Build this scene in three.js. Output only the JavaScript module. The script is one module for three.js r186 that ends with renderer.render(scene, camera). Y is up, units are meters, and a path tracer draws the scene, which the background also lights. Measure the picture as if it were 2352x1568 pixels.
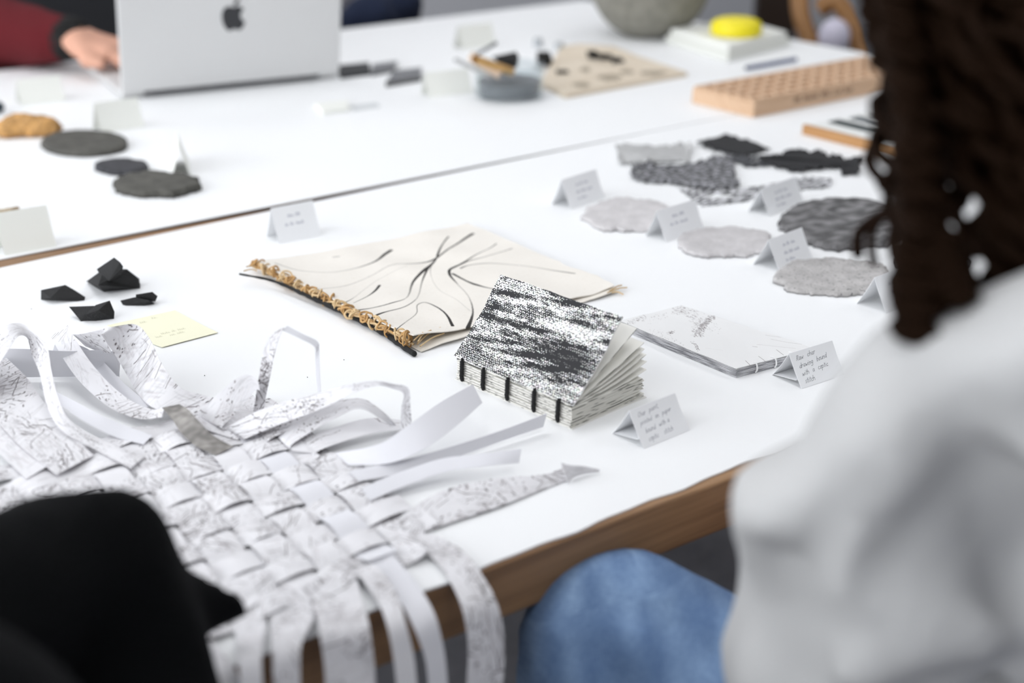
import * as THREE from 'three';
import { RoundedBoxGeometry } from 'three/addons/geometries/RoundedBoxGeometry.js';
import { ConvexGeometry } from 'three/addons/geometries/ConvexGeometry.js';
import { mergeGeometries, toCreasedNormals } from 'three/addons/utils/BufferGeometryUtils.js';
import { RectAreaLightUniformsLib } from 'three/addons/lights/RectAreaLightUniformsLib.js';
import { createNoise2D, createNoise3D } from 'simplex-noise';

// ---------------------------------------------------------------- camera, light, exposure
RectAreaLightUniformsLib.init();
const scene = new THREE.Scene();
scene.background = new THREE.Color(0x0b0b0c);
const renderer = new THREE.WebGLRenderer({ antialias: true });
renderer.toneMapping = THREE.LinearToneMapping;
renderer.toneMappingExposure = 0.735;
renderer.shadowMap.enabled = true;
const V = (x, y, z) => new THREE.Vector3(x, y, z);
const TOP = 0.74, EYE = 0.47, FPX = 3230, CX = 1176, CY = 784;         // table height, lens above it, focal length in pixels of a 2352 px frame
const PITCH = THREE.MathUtils.degToRad(22.137), YAW = THREE.MathUtils.degToRad(52.589);
const camera = new THREE.PerspectiveCamera(THREE.MathUtils.radToDeg(2 * Math.atan(784 / FPX)), 1.5, 0.05, 60);
const CAM = V(0, TOP + EYE, 0);
const FH = V(Math.cos(YAW), 0, -Math.sin(YAW)), RT = V(Math.sin(YAW), 0, Math.cos(YAW)), UPV = V(0, 1, 0);
const FW = FH.clone().multiplyScalar(Math.cos(PITCH)).addScaledVector(UPV, -Math.sin(PITCH));
const CU = FH.clone().multiplyScalar(Math.sin(PITCH)).addScaledVector(UPV, Math.cos(PITCH));
camera.position.copy(CAM); camera.up.set(0, 1, 0); camera.lookAt(CAM.clone().add(FW));
camera.focus = 1.2; camera.userData.fStop = 3.1;
camera.updateMatrixWorld();
const PANELS = [-2, 0.6, 3.2].flatMap((x) => [-3.9, -1.8, 0.4].map((z) => [x, z]));
const PANEL_W = 1.2, PANEL_D = 1.2, PANEL_POWER = 2.7, CEIL = 3.0;
const WINDOWS = [-3.4, -1.4, 0.6], WIN_W = 1.8, WIN_H = 1.8, WIN_Y = 1.75, WIN_POWER = 5.2, WIN_COLOR = new THREE.Color().setRGB(0.945, 0.975, 1.0);   // daylight through the left wall
const PANEL_COLOR = new THREE.Color().setRGB(0.985, 0.99, 1.0);

// ---------------------------------------------------------------- helpers
let seed = 7;
const rnd = () => { seed = (seed + 0x6D2B79F5) | 0; let t = Math.imul(seed ^ (seed >>> 15), 1 | seed); t = (t + Math.imul(t ^ (t >>> 7), 61 | t)) ^ t; return ((t ^ (t >>> 14)) >>> 0) / 4294967296; };
const rr = (a, b) => a + (b - a) * rnd();
const N2 = createNoise2D(rnd), N3 = createNoise3D(rnd);
const lerp = (a, b, t) => a + (b - a) * t, clamp = THREE.MathUtils.clamp;
// a point of the table plane (raised by h), and a point at a given distance, from places measured on the photograph
const ray = (u, v) => FW.clone().addScaledVector(RT, (u - CX) / FPX).addScaledVector(CU, -(v - CY) / FPX);
const P = (u, v, h = 0) => { const d = ray(u, v); return CAM.clone().addScaledVector(d, (h - EYE) / d.y); };
const Q = (u, v, dist) => CAM.clone().addScaledVector(ray(u, v), dist);
const taken = {};
const numbered = (n) => { const k = taken[n] = (taken[n] ?? -1) + 1; return k ? n + '_' + String(k).padStart(3, '0') : n; };
function thing(name, label, category, pos, group) {
  const o = new THREE.Group(); o.name = numbered(name); o.position.copy(pos); o.userData = { label, category };
  if (group) o.userData.group = group;
  scene.add(o); return o;
}
const originOf = (o) => { const p = V(0, 0, 0); for (let q = o; q && q !== scene; q = q.parent) p.add(q.position); return p; };
function part(name, geo, mat, parent, label) {                    // geometry in world coordinates
  const g = geo.clone(), p = originOf(parent); g.translate(-p.x, -p.y, -p.z);
  const m = new THREE.Mesh(g, mat); m.name = name; m.castShadow = m.receiveShadow = true;
  if (label) m.userData.label = label;
  parent.add(m); return m;
}
function solo(name, label, category, geo, mat, group) {           // a thing that is one mesh
  geo.computeBoundingBox(); const b = geo.boundingBox, p = V((b.min.x + b.max.x) / 2, b.min.y, (b.min.z + b.max.z) / 2);
  const g = geo.clone().translate(-p.x, -p.y, -p.z), m = new THREE.Mesh(g, mat);
  m.name = numbered(name); m.position.copy(p); m.castShadow = m.receiveShadow = true; m.userData = { label, category };
  if (group) m.userData.group = group;
  scene.add(m); return m;
}
function struct(name, geo, mat, parent = scene) {
  const m = new THREE.Mesh(geo, mat); m.name = name; m.castShadow = m.receiveShadow = true;
  if (parent === scene) m.userData = { kind: 'structure' };
  parent.add(m); return m;
}
const S = (hex, rough = 0.8, extra = {}) => new THREE.MeshStandardMaterial({ color: hex, roughness: rough, ...extra });
const PM = (o) => new THREE.MeshPhysicalMaterial(o);
const box = (w, h, d, x, y, z, r = 0.002, ry = 0) => { const g = new RoundedBoxGeometry(w, h, d, 2, Math.min(r, w / 2.1, h / 2.1, d / 2.1)); if (ry) g.rotateY(ry); return g.translate(x, y, z); };
const tube = (pts, r, seg = 24, rad = 6, closed = false) => new THREE.TubeGeometry(new THREE.CatmullRomCurve3(pts, closed), seg, r, rad, closed);
function merge(list) {
  const gs = list.map((g) => { let k = g.index ? g.toNonIndexed() : g.clone(); for (const a of Object.keys(k.attributes)) if (!['position', 'normal', 'uv'].includes(a)) k.deleteAttribute(a); if (!k.attributes.uv) k.setAttribute('uv', new THREE.Float32BufferAttribute(new Float32Array(k.attributes.position.count * 2), 2)); return k; });
  return mergeGeometries(gs);
}
function raw(pos, uv, idx, col) {
  const g = new THREE.BufferGeometry(); g.setAttribute('position', new THREE.Float32BufferAttribute(pos, 3));
  if (uv) g.setAttribute('uv', new THREE.Float32BufferAttribute(uv, 2));
  if (col) g.setAttribute('color', new THREE.Float32BufferAttribute(col, 3));
  if (idx) g.setIndex(idx);
  g.computeVertexNormals(); return g;
}
function canvas(w, h, bg, draw, repeat) {
  const c = document.createElement('canvas'); c.width = w; c.height = h; const x = c.getContext('2d');
  if (bg) { x.fillStyle = bg; x.fillRect(0, 0, w, h); }
  draw(x, w, h);
  const t = new THREE.CanvasTexture(c); t.colorSpace = THREE.SRGBColorSpace; t.magFilter = THREE.LinearFilter;
  if (repeat) t.wrapS = t.wrapT = THREE.RepeatWrapping;
  return t;
}
function dataTex(w, h, f, srgb = true) {
  const d = new Uint8Array(w * h * 4);
  for (let j = 0; j < h; j++) for (let i = 0; i < w; i++) { const c = f(i / w, j / h), k = 4 * (j * w + i); d[k] = clamp(c[0], 0, 255); d[k + 1] = clamp(c[1], 0, 255); d[k + 2] = clamp(c[2], 0, 255); d[k + 3] = 255; }
  const t = new THREE.DataTexture(d, w, h); t.magFilter = t.minFilter = THREE.LinearFilter; t.wrapS = t.wrapT = THREE.RepeatWrapping; if (srgb) t.colorSpace = THREE.SRGBColorSpace; t.needsUpdate = true; return t;
}
// flat piece cut to an outline of world points, lying at height y0 with thickness th; uv = world x,z in metres
function slab(pts, y0, th, opt = {}) {
  const sh = new THREE.Shape(pts.map((p) => new THREE.Vector2(p.x, -p.z)));
  for (const h of opt.holes ?? []) sh.holes.push(new THREE.Path(h.map((p) => new THREE.Vector2(p.x, -p.z))));
  const g = new THREE.ExtrudeGeometry(sh, { depth: th - 2 * (opt.bevel ?? 0), bevelEnabled: !!opt.bevel, bevelThickness: opt.bevel ?? 0, bevelSize: opt.bevel ?? 0, bevelOffset: -(opt.bevel ?? 0), bevelSegments: 2, curveSegments: 1 });
  g.rotateX(-Math.PI / 2).translate(0, y0 + (opt.bevel ?? 0), 0);
  return g;
}
// closed sheet from a grid function f(s,t) -> point; colours for its four rims
function sheet(f, ns, nt, th, uvf, rim, face = [1, 1, 1]) {
  const pos = [], uv = [], idx = [], col = [], e = 1e-3, nrm = (s, t) => { const a = f(Math.min(1, s + e), t).sub(f(Math.max(0, s - e), t)), b = f(s, Math.min(1, t + e)).sub(f(s, Math.max(0, t - e))); return a.cross(b).normalize(); };
  const put = (p, u, c) => { pos.push(p.x, p.y, p.z); uv.push(u[0], u[1]); col.push(...c); return pos.length / 3 - 1; };
  for (const side of [1, -1]) {
    const base = pos.length / 3;
    for (let j = 0; j <= nt; j++) for (let i = 0; i <= ns; i++) { const s = i / ns, t = j / nt; put(f(s, t).addScaledVector(nrm(s, t), side * th / 2), uvf(s, t, side), face); }
    for (let j = 0; j < nt; j++) for (let i = 0; i < ns; i++) { const a = base + j * (ns + 1) + i, b = a + 1, c = a + ns + 1, d = c + 1; side > 0 ? idx.push(a, b, d, a, d, c) : idx.push(a, d, b, a, c, d); }
  }
  const edge = (n, st, flip) => { const base = pos.length / 3; for (let i = 0; i <= n; i++) { const [s, t] = st(i / n), c = rim ? rim(s, t) : face; for (const side of [1, -1]) put(f(s, t).addScaledVector(nrm(s, t), side * th / 2), uvf(s, t, 0), c); } for (let i = 0; i < n; i++) { const a = base + 2 * i, b = a + 1, c = a + 2, d = a + 3; flip ? idx.push(a, b, d, a, d, c) : idx.push(a, d, b, a, c, d); } };
  edge(ns, (k) => [k, 0], true); edge(ns, (k) => [k, 1], false); edge(nt, (k) => [0, k], false); edge(nt, (k) => [1, k], true);
  return raw(pos, uv, idx, col);
}
// smooth closed surface of a distance field (surface nets)
const cap = (p, a, b, ra, rb) => { const bx = b.x - a.x, by = b.y - a.y, bz = b.z - a.z, px = p.x - a.x, py = p.y - a.y, pz = p.z - a.z, t = clamp((px * bx + py * by + pz * bz) / (bx * bx + by * by + bz * bz + 1e-9), 0, 1); return Math.hypot(px - t * bx, py - t * by, pz - t * bz) - lerp(ra, rb, t); };
const ell = (p, c, rx, ry, rz) => { const k0 = Math.hypot((p.x - c.x) / rx, (p.y - c.y) / ry, (p.z - c.z) / rz), k1 = Math.hypot((p.x - c.x) / rx / rx, (p.y - c.y) / ry / ry, (p.z - c.z) / rz / rz); return k0 * (k0 - 1) / (k1 + 1e-9); };
const smin = (a, b, k) => { const h = Math.max(k - Math.abs(a - b), 0) / k; return Math.min(a, b) - h * h * k / 4; };
function field(f, lo, hi, c, uvScale = 4) {
  const n = ['x', 'y', 'z'].map((k) => Math.ceil((hi[k] - lo[k]) / c) + 1), [nx, ny, nz] = n, G = new Float32Array(nx * ny * nz), q = V(0, 0, 0);
  for (let k = 0; k < nz; k++) for (let j = 0; j < ny; j++) for (let i = 0; i < nx; i++) G[i + nx * (j + ny * k)] = f(q.set(lo.x + i * c, lo.y + j * c, lo.z + k * c));
  const id = new Int32Array(nx * ny * nz).fill(-1), pos = [], idx = [], ed = [[0, 1], [0, 2], [0, 4], [1, 3], [1, 5], [2, 3], [2, 6], [3, 7], [4, 5], [4, 6], [5, 7], [6, 7]];
  for (let k = 0; k < nz - 1; k++) for (let j = 0; j < ny - 1; j++) for (let i = 0; i < nx - 1; i++) {
    const v = []; let m = 0;
    for (let a = 0; a < 8; a++) { const g = G[i + (a & 1) + nx * (j + (a >> 1 & 1) + ny * (k + (a >> 2)))]; v.push(g); if (g < 0) m |= 1 << a; }
    if (m === 0 || m === 255) continue;
    let x = 0, y = 0, z = 0, w = 0;
    for (const [a, b] of ed) if ((v[a] < 0) !== (v[b] < 0)) { const t = v[a] / (v[a] - v[b]); x += lerp(a & 1, b & 1, t); y += lerp(a >> 1 & 1, b >> 1 & 1, t); z += lerp(a >> 2, b >> 2, t); w++; }
    id[i + nx * (j + ny * k)] = pos.length / 3; pos.push(lo.x + (i + x / w) * c, lo.y + (j + y / w) * c, lo.z + (k + z / w) * c);
  }
  const at = (i, j, k) => i + nx * (j + ny * k);
  for (let k = 1; k < nz - 1; k++) for (let j = 1; j < ny - 1; j++) for (let i = 1; i < nx - 1; i++) {
    const g = G[at(i, j, k)] < 0;
    const quad = (o, a, b, c2, d) => { if (g === o) return; const r = [id[a], id[b], id[c2], id[d]]; if (r.some((t) => t < 0)) return; g ? idx.push(r[0], r[1], r[2], r[0], r[2], r[3]) : idx.push(r[0], r[2], r[1], r[0], r[3], r[2]); };
    quad(G[at(i + 1, j, k)] < 0, at(i, j - 1, k - 1), at(i, j, k - 1), at(i, j, k), at(i, j - 1, k));
    quad(G[at(i, j + 1, k)] < 0, at(i - 1, j, k - 1), at(i - 1, j, k), at(i, j, k), at(i, j, k - 1));
    quad(G[at(i, j, k + 1)] < 0, at(i - 1, j - 1, k), at(i, j - 1, k), at(i, j, k), at(i - 1, j, k));
  }
  const uv = []; for (let i = 0; i < pos.length; i += 3) uv.push((pos[i] + pos[i + 2] * 0.6) * uvScale, (pos[i + 1] - pos[i + 2] * 0.5) * uvScale);
  return raw(pos, uv, idx);
}
// hand-written letters as pen strokes: x to the right, y up, x-height 1
const GL = {
  R: [.95, [[.1, 0], [.15, 1.7]], [[-.05, 1.6], [.7, 1.65], [.75, 1.1], [.15, .9], [.85, 0]]], C: [1, [[.85, 1.5], [.4, 1.7], [0, .9], [.3, 0], [.9, .2]]],
  a: [.95, [[.75, .9], [.3, 1], [0, .45], [.3, 0], [.7, .4], [.75, .95], [.75, .1], [.95, 0]]], b: [.85, [[.05, 1.75], [.05, 0]], [[.05, .6], [.5, 1], [.75, .5], [.4, 0], [.05, .15]]],
  c: [.85, [[.75, .85], [.35, 1], [0, .5], [.3, 0], [.8, .2]]], d: [.95, [[.7, .8], [.3, .95], [0, .4], [.35, 0], [.75, .45]], [[.8, 1.75], [.75, .1], [.95, 0]]],
  e: [.8, [[.05, .5], [.7, .6], [.45, 1], [.05, .6], [.25, 0], [.75, .2]]], g: [.9, [[.7, .9], [.3, 1], [0, .5], [.3, .05], [.7, .4], [.75, .95], [.7, -.6], [.3, -.85], [0, -.6]]],
  h: [.85, [[0, 1.75], [.02, 0]], [[.02, .6], [.45, 1], [.7, .7], [.75, 0]]], i: [.4, [[.1, .95], [.12, .1], [.35, 0]], [[.15, 1.4], [.22, 1.45]]],
  n: [.9, [[.02, 1], [.04, 0]], [[.04, .6], [.45, 1], [.7, .7], [.75, .05], [.9, 0]]], o: [.85, [[.4, 1], [.02, .6], [.2, 0], [.65, .2], [.65, .8], [.4, 1], [.8, .95]]],
  p: [.9, [[.02, 1], [.05, -.85]], [[.04, .7], [.5, 1], [.75, .5], [.4, 0], [.05, .2]]], r: [.65, [[.02, 1], [.05, 0]], [[.05, .6], [.3, 1], [.6, .9]]],
  s: [.65, [[.55, .95], [.15, .9], [.15, .6], [.5, .4], [.4, 0], [0, .1]]], t: [.6, [[.25, 1.6], [.22, .15], [.5, 0]], [[0, 1.05], [.55, 1.1]]],
  u: [.9, [[.02, 1], [.1, .1], [.45, .05], [.7, .5]], [[.72, 1], [.75, .1], [.92, 0]]], w: [1.1, [[0, 1], [.2, .05], [.5, .7], [.7, .05], [1, 1]]],
  ',': [.4, [[.15, .1], [.05, -.35]]], ' ': [.75],
};
function write(x, text, px, py, size, slant = 0.25, rise = 0, color = '#3a3b42', lw = 0.1) {
  let cx = px; x.strokeStyle = color; x.lineCap = x.lineJoin = 'round'; x.lineWidth = size * lw;
  for (const ch of text) {
    const g = GL[ch]; const by = py - rise * (cx - px) + rr(-.06, .06) * size;
    for (const st of g.slice(1)) { x.beginPath(); st.forEach(([a, b], i) => { const X = cx + (a * .8 + b * slant + rr(-.03, .03)) * size, Y = by - (b + rr(-.03, .03)) * size; i ? x.lineTo(X, Y) : x.moveTo(X, Y); }); x.stroke(); }
    cx += (g[0] * .8 + .12) * size;
  }
  return cx;
}
const scrawl = (x, x0, y0, w, size, color = '#6d6f7c') => {          // pen marks too blurred to read
  x.strokeStyle = color; x.lineWidth = size * .16; x.lineCap = 'round'; let c = x0;
  while (c < x0 + w) { const n = 2 + Math.floor(rnd() * 4); x.beginPath(); x.moveTo(c, y0); for (let k = 0; k < n * 2; k++) { c += size * .28; x.lineTo(c, y0 - (k % 2 ? 0 : size * rr(.5, 1.1))); } x.stroke(); c += size * rr(.5, .9); }
};

// ---------------------------------------------------------------- materials
const woodTex = (c0, c1, sx, sy) => dataTex(512, 512, (u, v) => {
  const w = (a, b) => { const A = N2(a * Math.cos(6.283 * u) + 3, b * v * 14 + a * Math.sin(6.283 * u)); return A; };
  let n = .5 + .5 * w(.6, 1); n = .55 * n + .25 * (.5 + .5 * w(1.5, 5)) + .2 * (.5 + .5 * w(3.5, 14));
  return [0, 1, 2].map((k) => lerp(c0[k], c1[k], n));
});
const M = {};
M.oak = S(0xffffff, .5, { map: woodTex([112, 82, 56], [186, 146, 106]) });
M.ply = S(0xffffff, .6, { map: woodTex([196, 160, 128], [228, 196, 166]) });
M.paper = S(0xf1f2f3, .75); M.card = S(0xfafbfd, .9); M.offcard = PM({ color: 0xfcfdf7, roughness: .9, transmission: .1, thickness: 0 });
M.sheetTop = S(0xfafbfc, .6);
M.black = S(0x0d0d0e, .8);
// paper strips: white stock with charcoal scratches, dots and rubbed tone; the lowest band of the map stays blank for the backs
const marks = (n, tone, rub) => canvas(1024, 1024, '#efeef1', (x, w, h) => {
  for (let k = 0; k < rub; k++) { const cx = rnd() * w, cy = rnd() * h * .9, L = rr(40, 200), a = rr(-.5, .5) + (rnd() < .3 ? 1.4 : 0); x.save(); x.translate(cx, cy); x.rotate(a); for (let q = 0; q < 60; q++) { x.fillStyle = `rgba(${tone},${rr(.02, .07)})`; x.fillRect(rr(-L, L), rr(-26, 26), rr(8, 50), rr(1, 5)); } x.restore(); }
  for (let k = 0; k < n; k++) {
    const cx = rnd() * w, cy = rnd() * h * .9, dir = rr(0, 3.1), c = 3 + Math.floor(rnd() * 16), kind = rnd();
    for (let q = 0; q < c; q++) { const a = dir + rr(-.3, .3), L = kind < .35 ? rr(2, 9) : rr(8, 54), X = cx + rr(-44, 44), Y = Math.min(cy + rr(-36, 36), h * .9); x.strokeStyle = `rgba(${tone},${rr(.25, .95)})`; x.lineWidth = kind < .35 ? rr(1.2, 4) : rr(.5, 2); x.lineCap = 'butt'; x.beginPath(); x.moveTo(X, Y); let px = X, py = Y; for (let m = 0; m < 4; m++) { px += Math.cos(a) * L / 4 + rr(-1.6, 1.6); py += Math.sin(a) * L / 4 + rr(-1.6, 1.6); x.lineTo(px, py); } x.stroke(); }
    if (rnd() < .25) { let px = cx, py = cy, a = rr(0, 6.2); x.strokeStyle = `rgba(${tone},${rr(.5, .9)})`; for (let m = 0; m < 14; m++) { x.lineWidth = rr(.6, 3.2); x.beginPath(); x.moveTo(px, py); a += rr(-.5, .5); px += Math.cos(a) * 8; py = Math.min(h * .92, py + Math.sin(a) * 8); x.lineTo(px, py); x.stroke(); } }
    if (rnd() < .4) for (let q = 0; q < 14; q++) { x.fillStyle = `rgba(${tone},${rr(.4, .9)})`; x.beginPath(); x.arc(cx + rr(-30, 30), Math.min(h * .92, cy + rr(-24, 24)), rr(.6, 2.6), 0, 7); x.fill(); }
  }
  x.fillStyle = '#efeef1'; x.fillRect(0, h * .93, w, h * .07); x.fillRect(0, 0, w, 6);
}, true);
M.stripHeavy = PM({ color: 0xffffff, roughness: .9, transmission: .08, thickness: 0, map: marks(210, '58,50,52', 150) });
M.stripLight = PM({ color: 0xffffff, roughness: .9, transmission: .08, thickness: 0, map: marks(110, '92,84,84', 90) });
M.stripPlain = PM({ color: 0xebebf0, roughness: .9, transmission: .08, thickness: 0 });
M.stripRubbed = S(0xffffff, .85, { side: THREE.DoubleSide, map: dataTex(256, 256, (u, v) => { const n = .5 + .25 * N2(u * 9, v * 9) + .25 * N2(u * 40, v * 40), g = lerp(96, 176, n); return [g, g * .975, g * .95]; }) });
const grey = (a, b, spots, tint = [1, 1, 1]) => dataTex(512, 512, (u, v) => {
  let n = .5 + .22 * N2(u * 7, v * 7) + .16 * N2(u * 26 + 5, v * 26) + .14 * N2(u * 90, v * 90 + 9), g = lerp(a, b, n);
  if (spots && N2(u * 34 + 40, v * 34) > .74) g *= .62;
  return tint.map((t) => g * t);
});
M.discPale = S(0xffffff, .95, { map: grey(190, 224, false, [1, .985, .99]) });
M.discMid = S(0xffffff, .95, { map: grey(184, 218, false, [1, .985, .99]) });
M.discSpot = S(0xffffff, .95, { map: grey(160, 208, true, [1, .985, .98]) });
M.discDark = S(0xffffff, .95, { map: dataTex(512, 512, (u, v) => { const n = .5 + .35 * N2(u * 7, v * 9) + .12 * N2(u * 3, v * 26) + .1 * N2(u * 60, v * 60), g = lerp(58, 158, n); return [g, g * .99, g]; }) });
M.clay = S(0xffffff, .9, { map: grey(64, 108, false, [1, .985, .93]) });
M.clayDark = S(0xffffff, .9, { map: grey(48, 84, false, [.98, .98, 1.04]) });
M.stone = S(0xffffff, .85, { map: grey(112, 158, false, [1, .985, .92]) });
M.charcoal = S(0x161617, .72, { bumpMap: dataTex(256, 256, (u, v) => { const n = 128 + 70 * N2(u * 5, v * 60) + 50 * N2(u * 30, v * 30); return [n, n, n]; }, false), bumpScale: .0008 });
M.alu = S(0xdcdcdc, .42, { metalness: .15 });
M.twine = S(0xd9bd92, .9); M.twineDark = S(0xc29a66, .9); M.glass = PM({ color: 0xf4f7f8, roughness: .05, transmission: 1, thickness: 0, ior: 1.45 });

// ---------------------------------------------------------------- the room
const floorTex = grey(118, 150, false, [.97, .98, 1.03]); floorTex.repeat.set(8, 8);
const rm = { x0: -3.2, x1: 9, z0: -4.7, z1: 4 };
struct('floor', new THREE.BoxGeometry(rm.x1 - rm.x0 + .4, .1, rm.z1 - rm.z0 + .4).translate((rm.x0 + rm.x1) / 2, -.05, (rm.z0 + rm.z1) / 2), S(0xffffff, .6, { map: floorTex }));
const wallM = S(0xd8d9dd, .9);
struct('ceiling', new THREE.BoxGeometry(rm.x1 - rm.x0 + .4, .1, rm.z1 - rm.z0 + .4).translate((rm.x0 + rm.x1) / 2, CEIL + .05, (rm.z0 + rm.z1) / 2), S(0xe8e8e8, .9));
struct('wall_back', new THREE.BoxGeometry(rm.x1 - rm.x0, CEIL, .2).translate((rm.x0 + rm.x1) / 2, CEIL / 2, rm.z0 - .1), wallM);
struct('wall_front', new THREE.BoxGeometry(rm.x1 - rm.x0, CEIL, .2).translate((rm.x0 + rm.x1) / 2, CEIL / 2, rm.z1 + .1), wallM);
{ // left wall with three tall frosted windows
  const sh = new THREE.Shape([[rm.z0 - .2, 0], [rm.z1 + .2, 0], [rm.z1 + .2, CEIL], [rm.z0 - .2, CEIL]].map((p) => new THREE.Vector2(...p)));
  for (const z of WINDOWS) sh.holes.push(new THREE.Path([[z - WIN_W / 2, WIN_Y - WIN_H / 2], [z - WIN_W / 2, WIN_Y + WIN_H / 2], [z + WIN_W / 2, WIN_Y + WIN_H / 2], [z + WIN_W / 2, WIN_Y - WIN_H / 2]].map((p) => new THREE.Vector2(...p))));
  struct('wall_left', new THREE.ExtrudeGeometry(sh, { depth: .2, bevelEnabled: false }).rotateY(-Math.PI / 2).translate(rm.x0, 0, 0), wallM);
  WINDOWS.forEach((z, i) => {
    const x = rm.x0 - .08, w = struct('window_' + (i + 1), new THREE.BoxGeometry(.012, WIN_H - .06, WIN_W - .06).translate(x, WIN_Y, z), S(0xf4f7fa, .6, { emissive: WIN_COLOR, emissiveIntensity: 1.6 }));
    struct('window_frame', merge([[-1, 0], [1, 0], [0, -1], [0, 1], [0, 0]].map(([a, b]) => new THREE.BoxGeometry(.05, a ? WIN_H : b ? .03 : .03, a ? .03 : b ? WIN_W : WIN_W).translate(x, WIN_Y + b * (WIN_H / 2 - .015), z + a * (WIN_W / 2 - .015)))), S(0xdedede, .5), w);
    const l = new THREE.RectAreaLight(WIN_COLOR, WIN_POWER, WIN_W - .08, WIN_H - .08); l.position.set(x + .04, WIN_Y, z); l.lookAt(x + 5, WIN_Y, z); scene.add(l);
  });
}
struct('wall_right', new THREE.BoxGeometry(.2, CEIL, rm.z1 - rm.z0 + .4).translate(rm.x1 + .1, CEIL / 2, (rm.z0 + rm.z1) / 2), wallM);
for (const [x, z] of PANELS) {
  const g = thing('ceiling_light', 'square white light panel set under the ceiling', 'ceiling light', V(x, CEIL - .04, z), 'ceiling light panels');
  part('frame', merge([[-1, 0], [1, 0], [0, -1], [0, 1]].map(([a, b]) => new THREE.BoxGeometry(a ? .03 : PANEL_W + .06, .04, b ? .03 : PANEL_D + .06).translate(x + a * (PANEL_W / 2 + .015), CEIL - .02, z + b * (PANEL_D / 2 + .015)))), S(0xe0e0e0, .5), g);
  part('diffuser', new THREE.BoxGeometry(PANEL_W, .012, PANEL_D).translate(x, CEIL - .02, z), S(0xffffff, .6, { emissive: PANEL_COLOR, emissiveIntensity: .9 }), g);
  const l = new THREE.RectAreaLight(PANEL_COLOR, PANEL_POWER, PANEL_W, PANEL_D); l.position.set(x, CEIL - .05, z); l.lookAt(x, 0, z); scene.add(l);
}

// ---------------------------------------------------------------- tables and their white coverings
function table(label, x0, x1, zFar, zNear, turn) {
  const cx = (x0 + x1) / 2, cz = (zFar + zNear) / 2, w = x1 - x0, d = zNear - zFar, g = thing('work_table', label, 'table', V(cx, 0, cz));
  const rot = (geo) => geo.translate(-cx, 0, -cz).rotateY(turn).translate(cx, 0, cz);
  const woodBox = (bw, bh, bd, x, y, z, along) => { const b = new RoundedBoxGeometry(bw, bh, bd, 2, .0025), p = b.attributes.position, uv = b.attributes.uv; for (let i = 0; i < p.count; i++) uv.setXY(i, (along ? p.getX(i) : p.getY(i)) * .9, (p.getZ(i) + (along ? p.getY(i) : p.getX(i))) * 3.1); return rot(b.translate(x, y, z)); };
  part('tabletop', woodBox(w, .042, d, cx, TOP - .0225, cz, true), M.oak, g, 'brown wooden table board');
  for (const a of [-1, 1]) for (const b of [-1, 1]) part('leg', woodBox(.06, TOP - .044, .06, cx + a * (w / 2 - .09), (TOP - .044) / 2, cz + b * (d / 2 - .09), false), M.oak, g);
  for (const b of [-1, 1]) part('rail', woodBox(w - .24, .06, .025, cx, TOP - .075, cz + b * (d / 2 - .1), true), M.oak, g);
}
table('brown wooden table with a white sheet on top and paper strips hanging over its edge', .02, 2.05, -1.402, -.608, -.03);
table('brown wooden table carrying the laptop and the stone bowl', -.45, 2.035, -2.405, -1.437, 0);
{ // white sheets: the near one has an unevenly cut front edge
  const pts = []; const zf = (x) => -.6265 - clamp((x - .5) * .004, 0, .01) + .0011 * Math.sin(x * 62) + .0007 * Math.sin(x * 131 + 1);
  for (let i = 0; i <= 200; i++) { const x = lerp(.03, 2.0, i / 200); pts.push(V(x, 0, zf(x))); }
  pts.push(V(2.0, 0, -1.4185), V(1.35, 0, -1.4178), V(.9, 0, -1.4085), V(.4, 0, -1.392), V(.03, 0, -1.381));
  solo('table_covering', 'smooth white sheet with an unevenly cut edge covering the table with the strips', 'table cover', slab(pts, TOP - .0013, .0013), M.sheetTop);
  const b = [V(-.44, 0, -1.419), V(2.034, 0, -1.421), V(2.034, 0, -2.403), V(-.44, 0, -2.403)];
  solo('table_covering', 'smooth white sheet covering the table under the laptop', 'table cover', slab(b, TOP - .0013, .0013), M.sheetTop);
}
// dark crumbs of charcoal lying on the near sheet
for (const [u, v] of [[72, 709], [790, 826], [706, 866], [470, 862]]) solo('charcoal_crumb', 'tiny black crumb on the white sheet', 'crumb', new THREE.IcosahedronGeometry(.00045, 0).translate(...P(u, v, .0004).toArray()), M.charcoal, 'charcoal crumbs on the white sheet');

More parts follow.
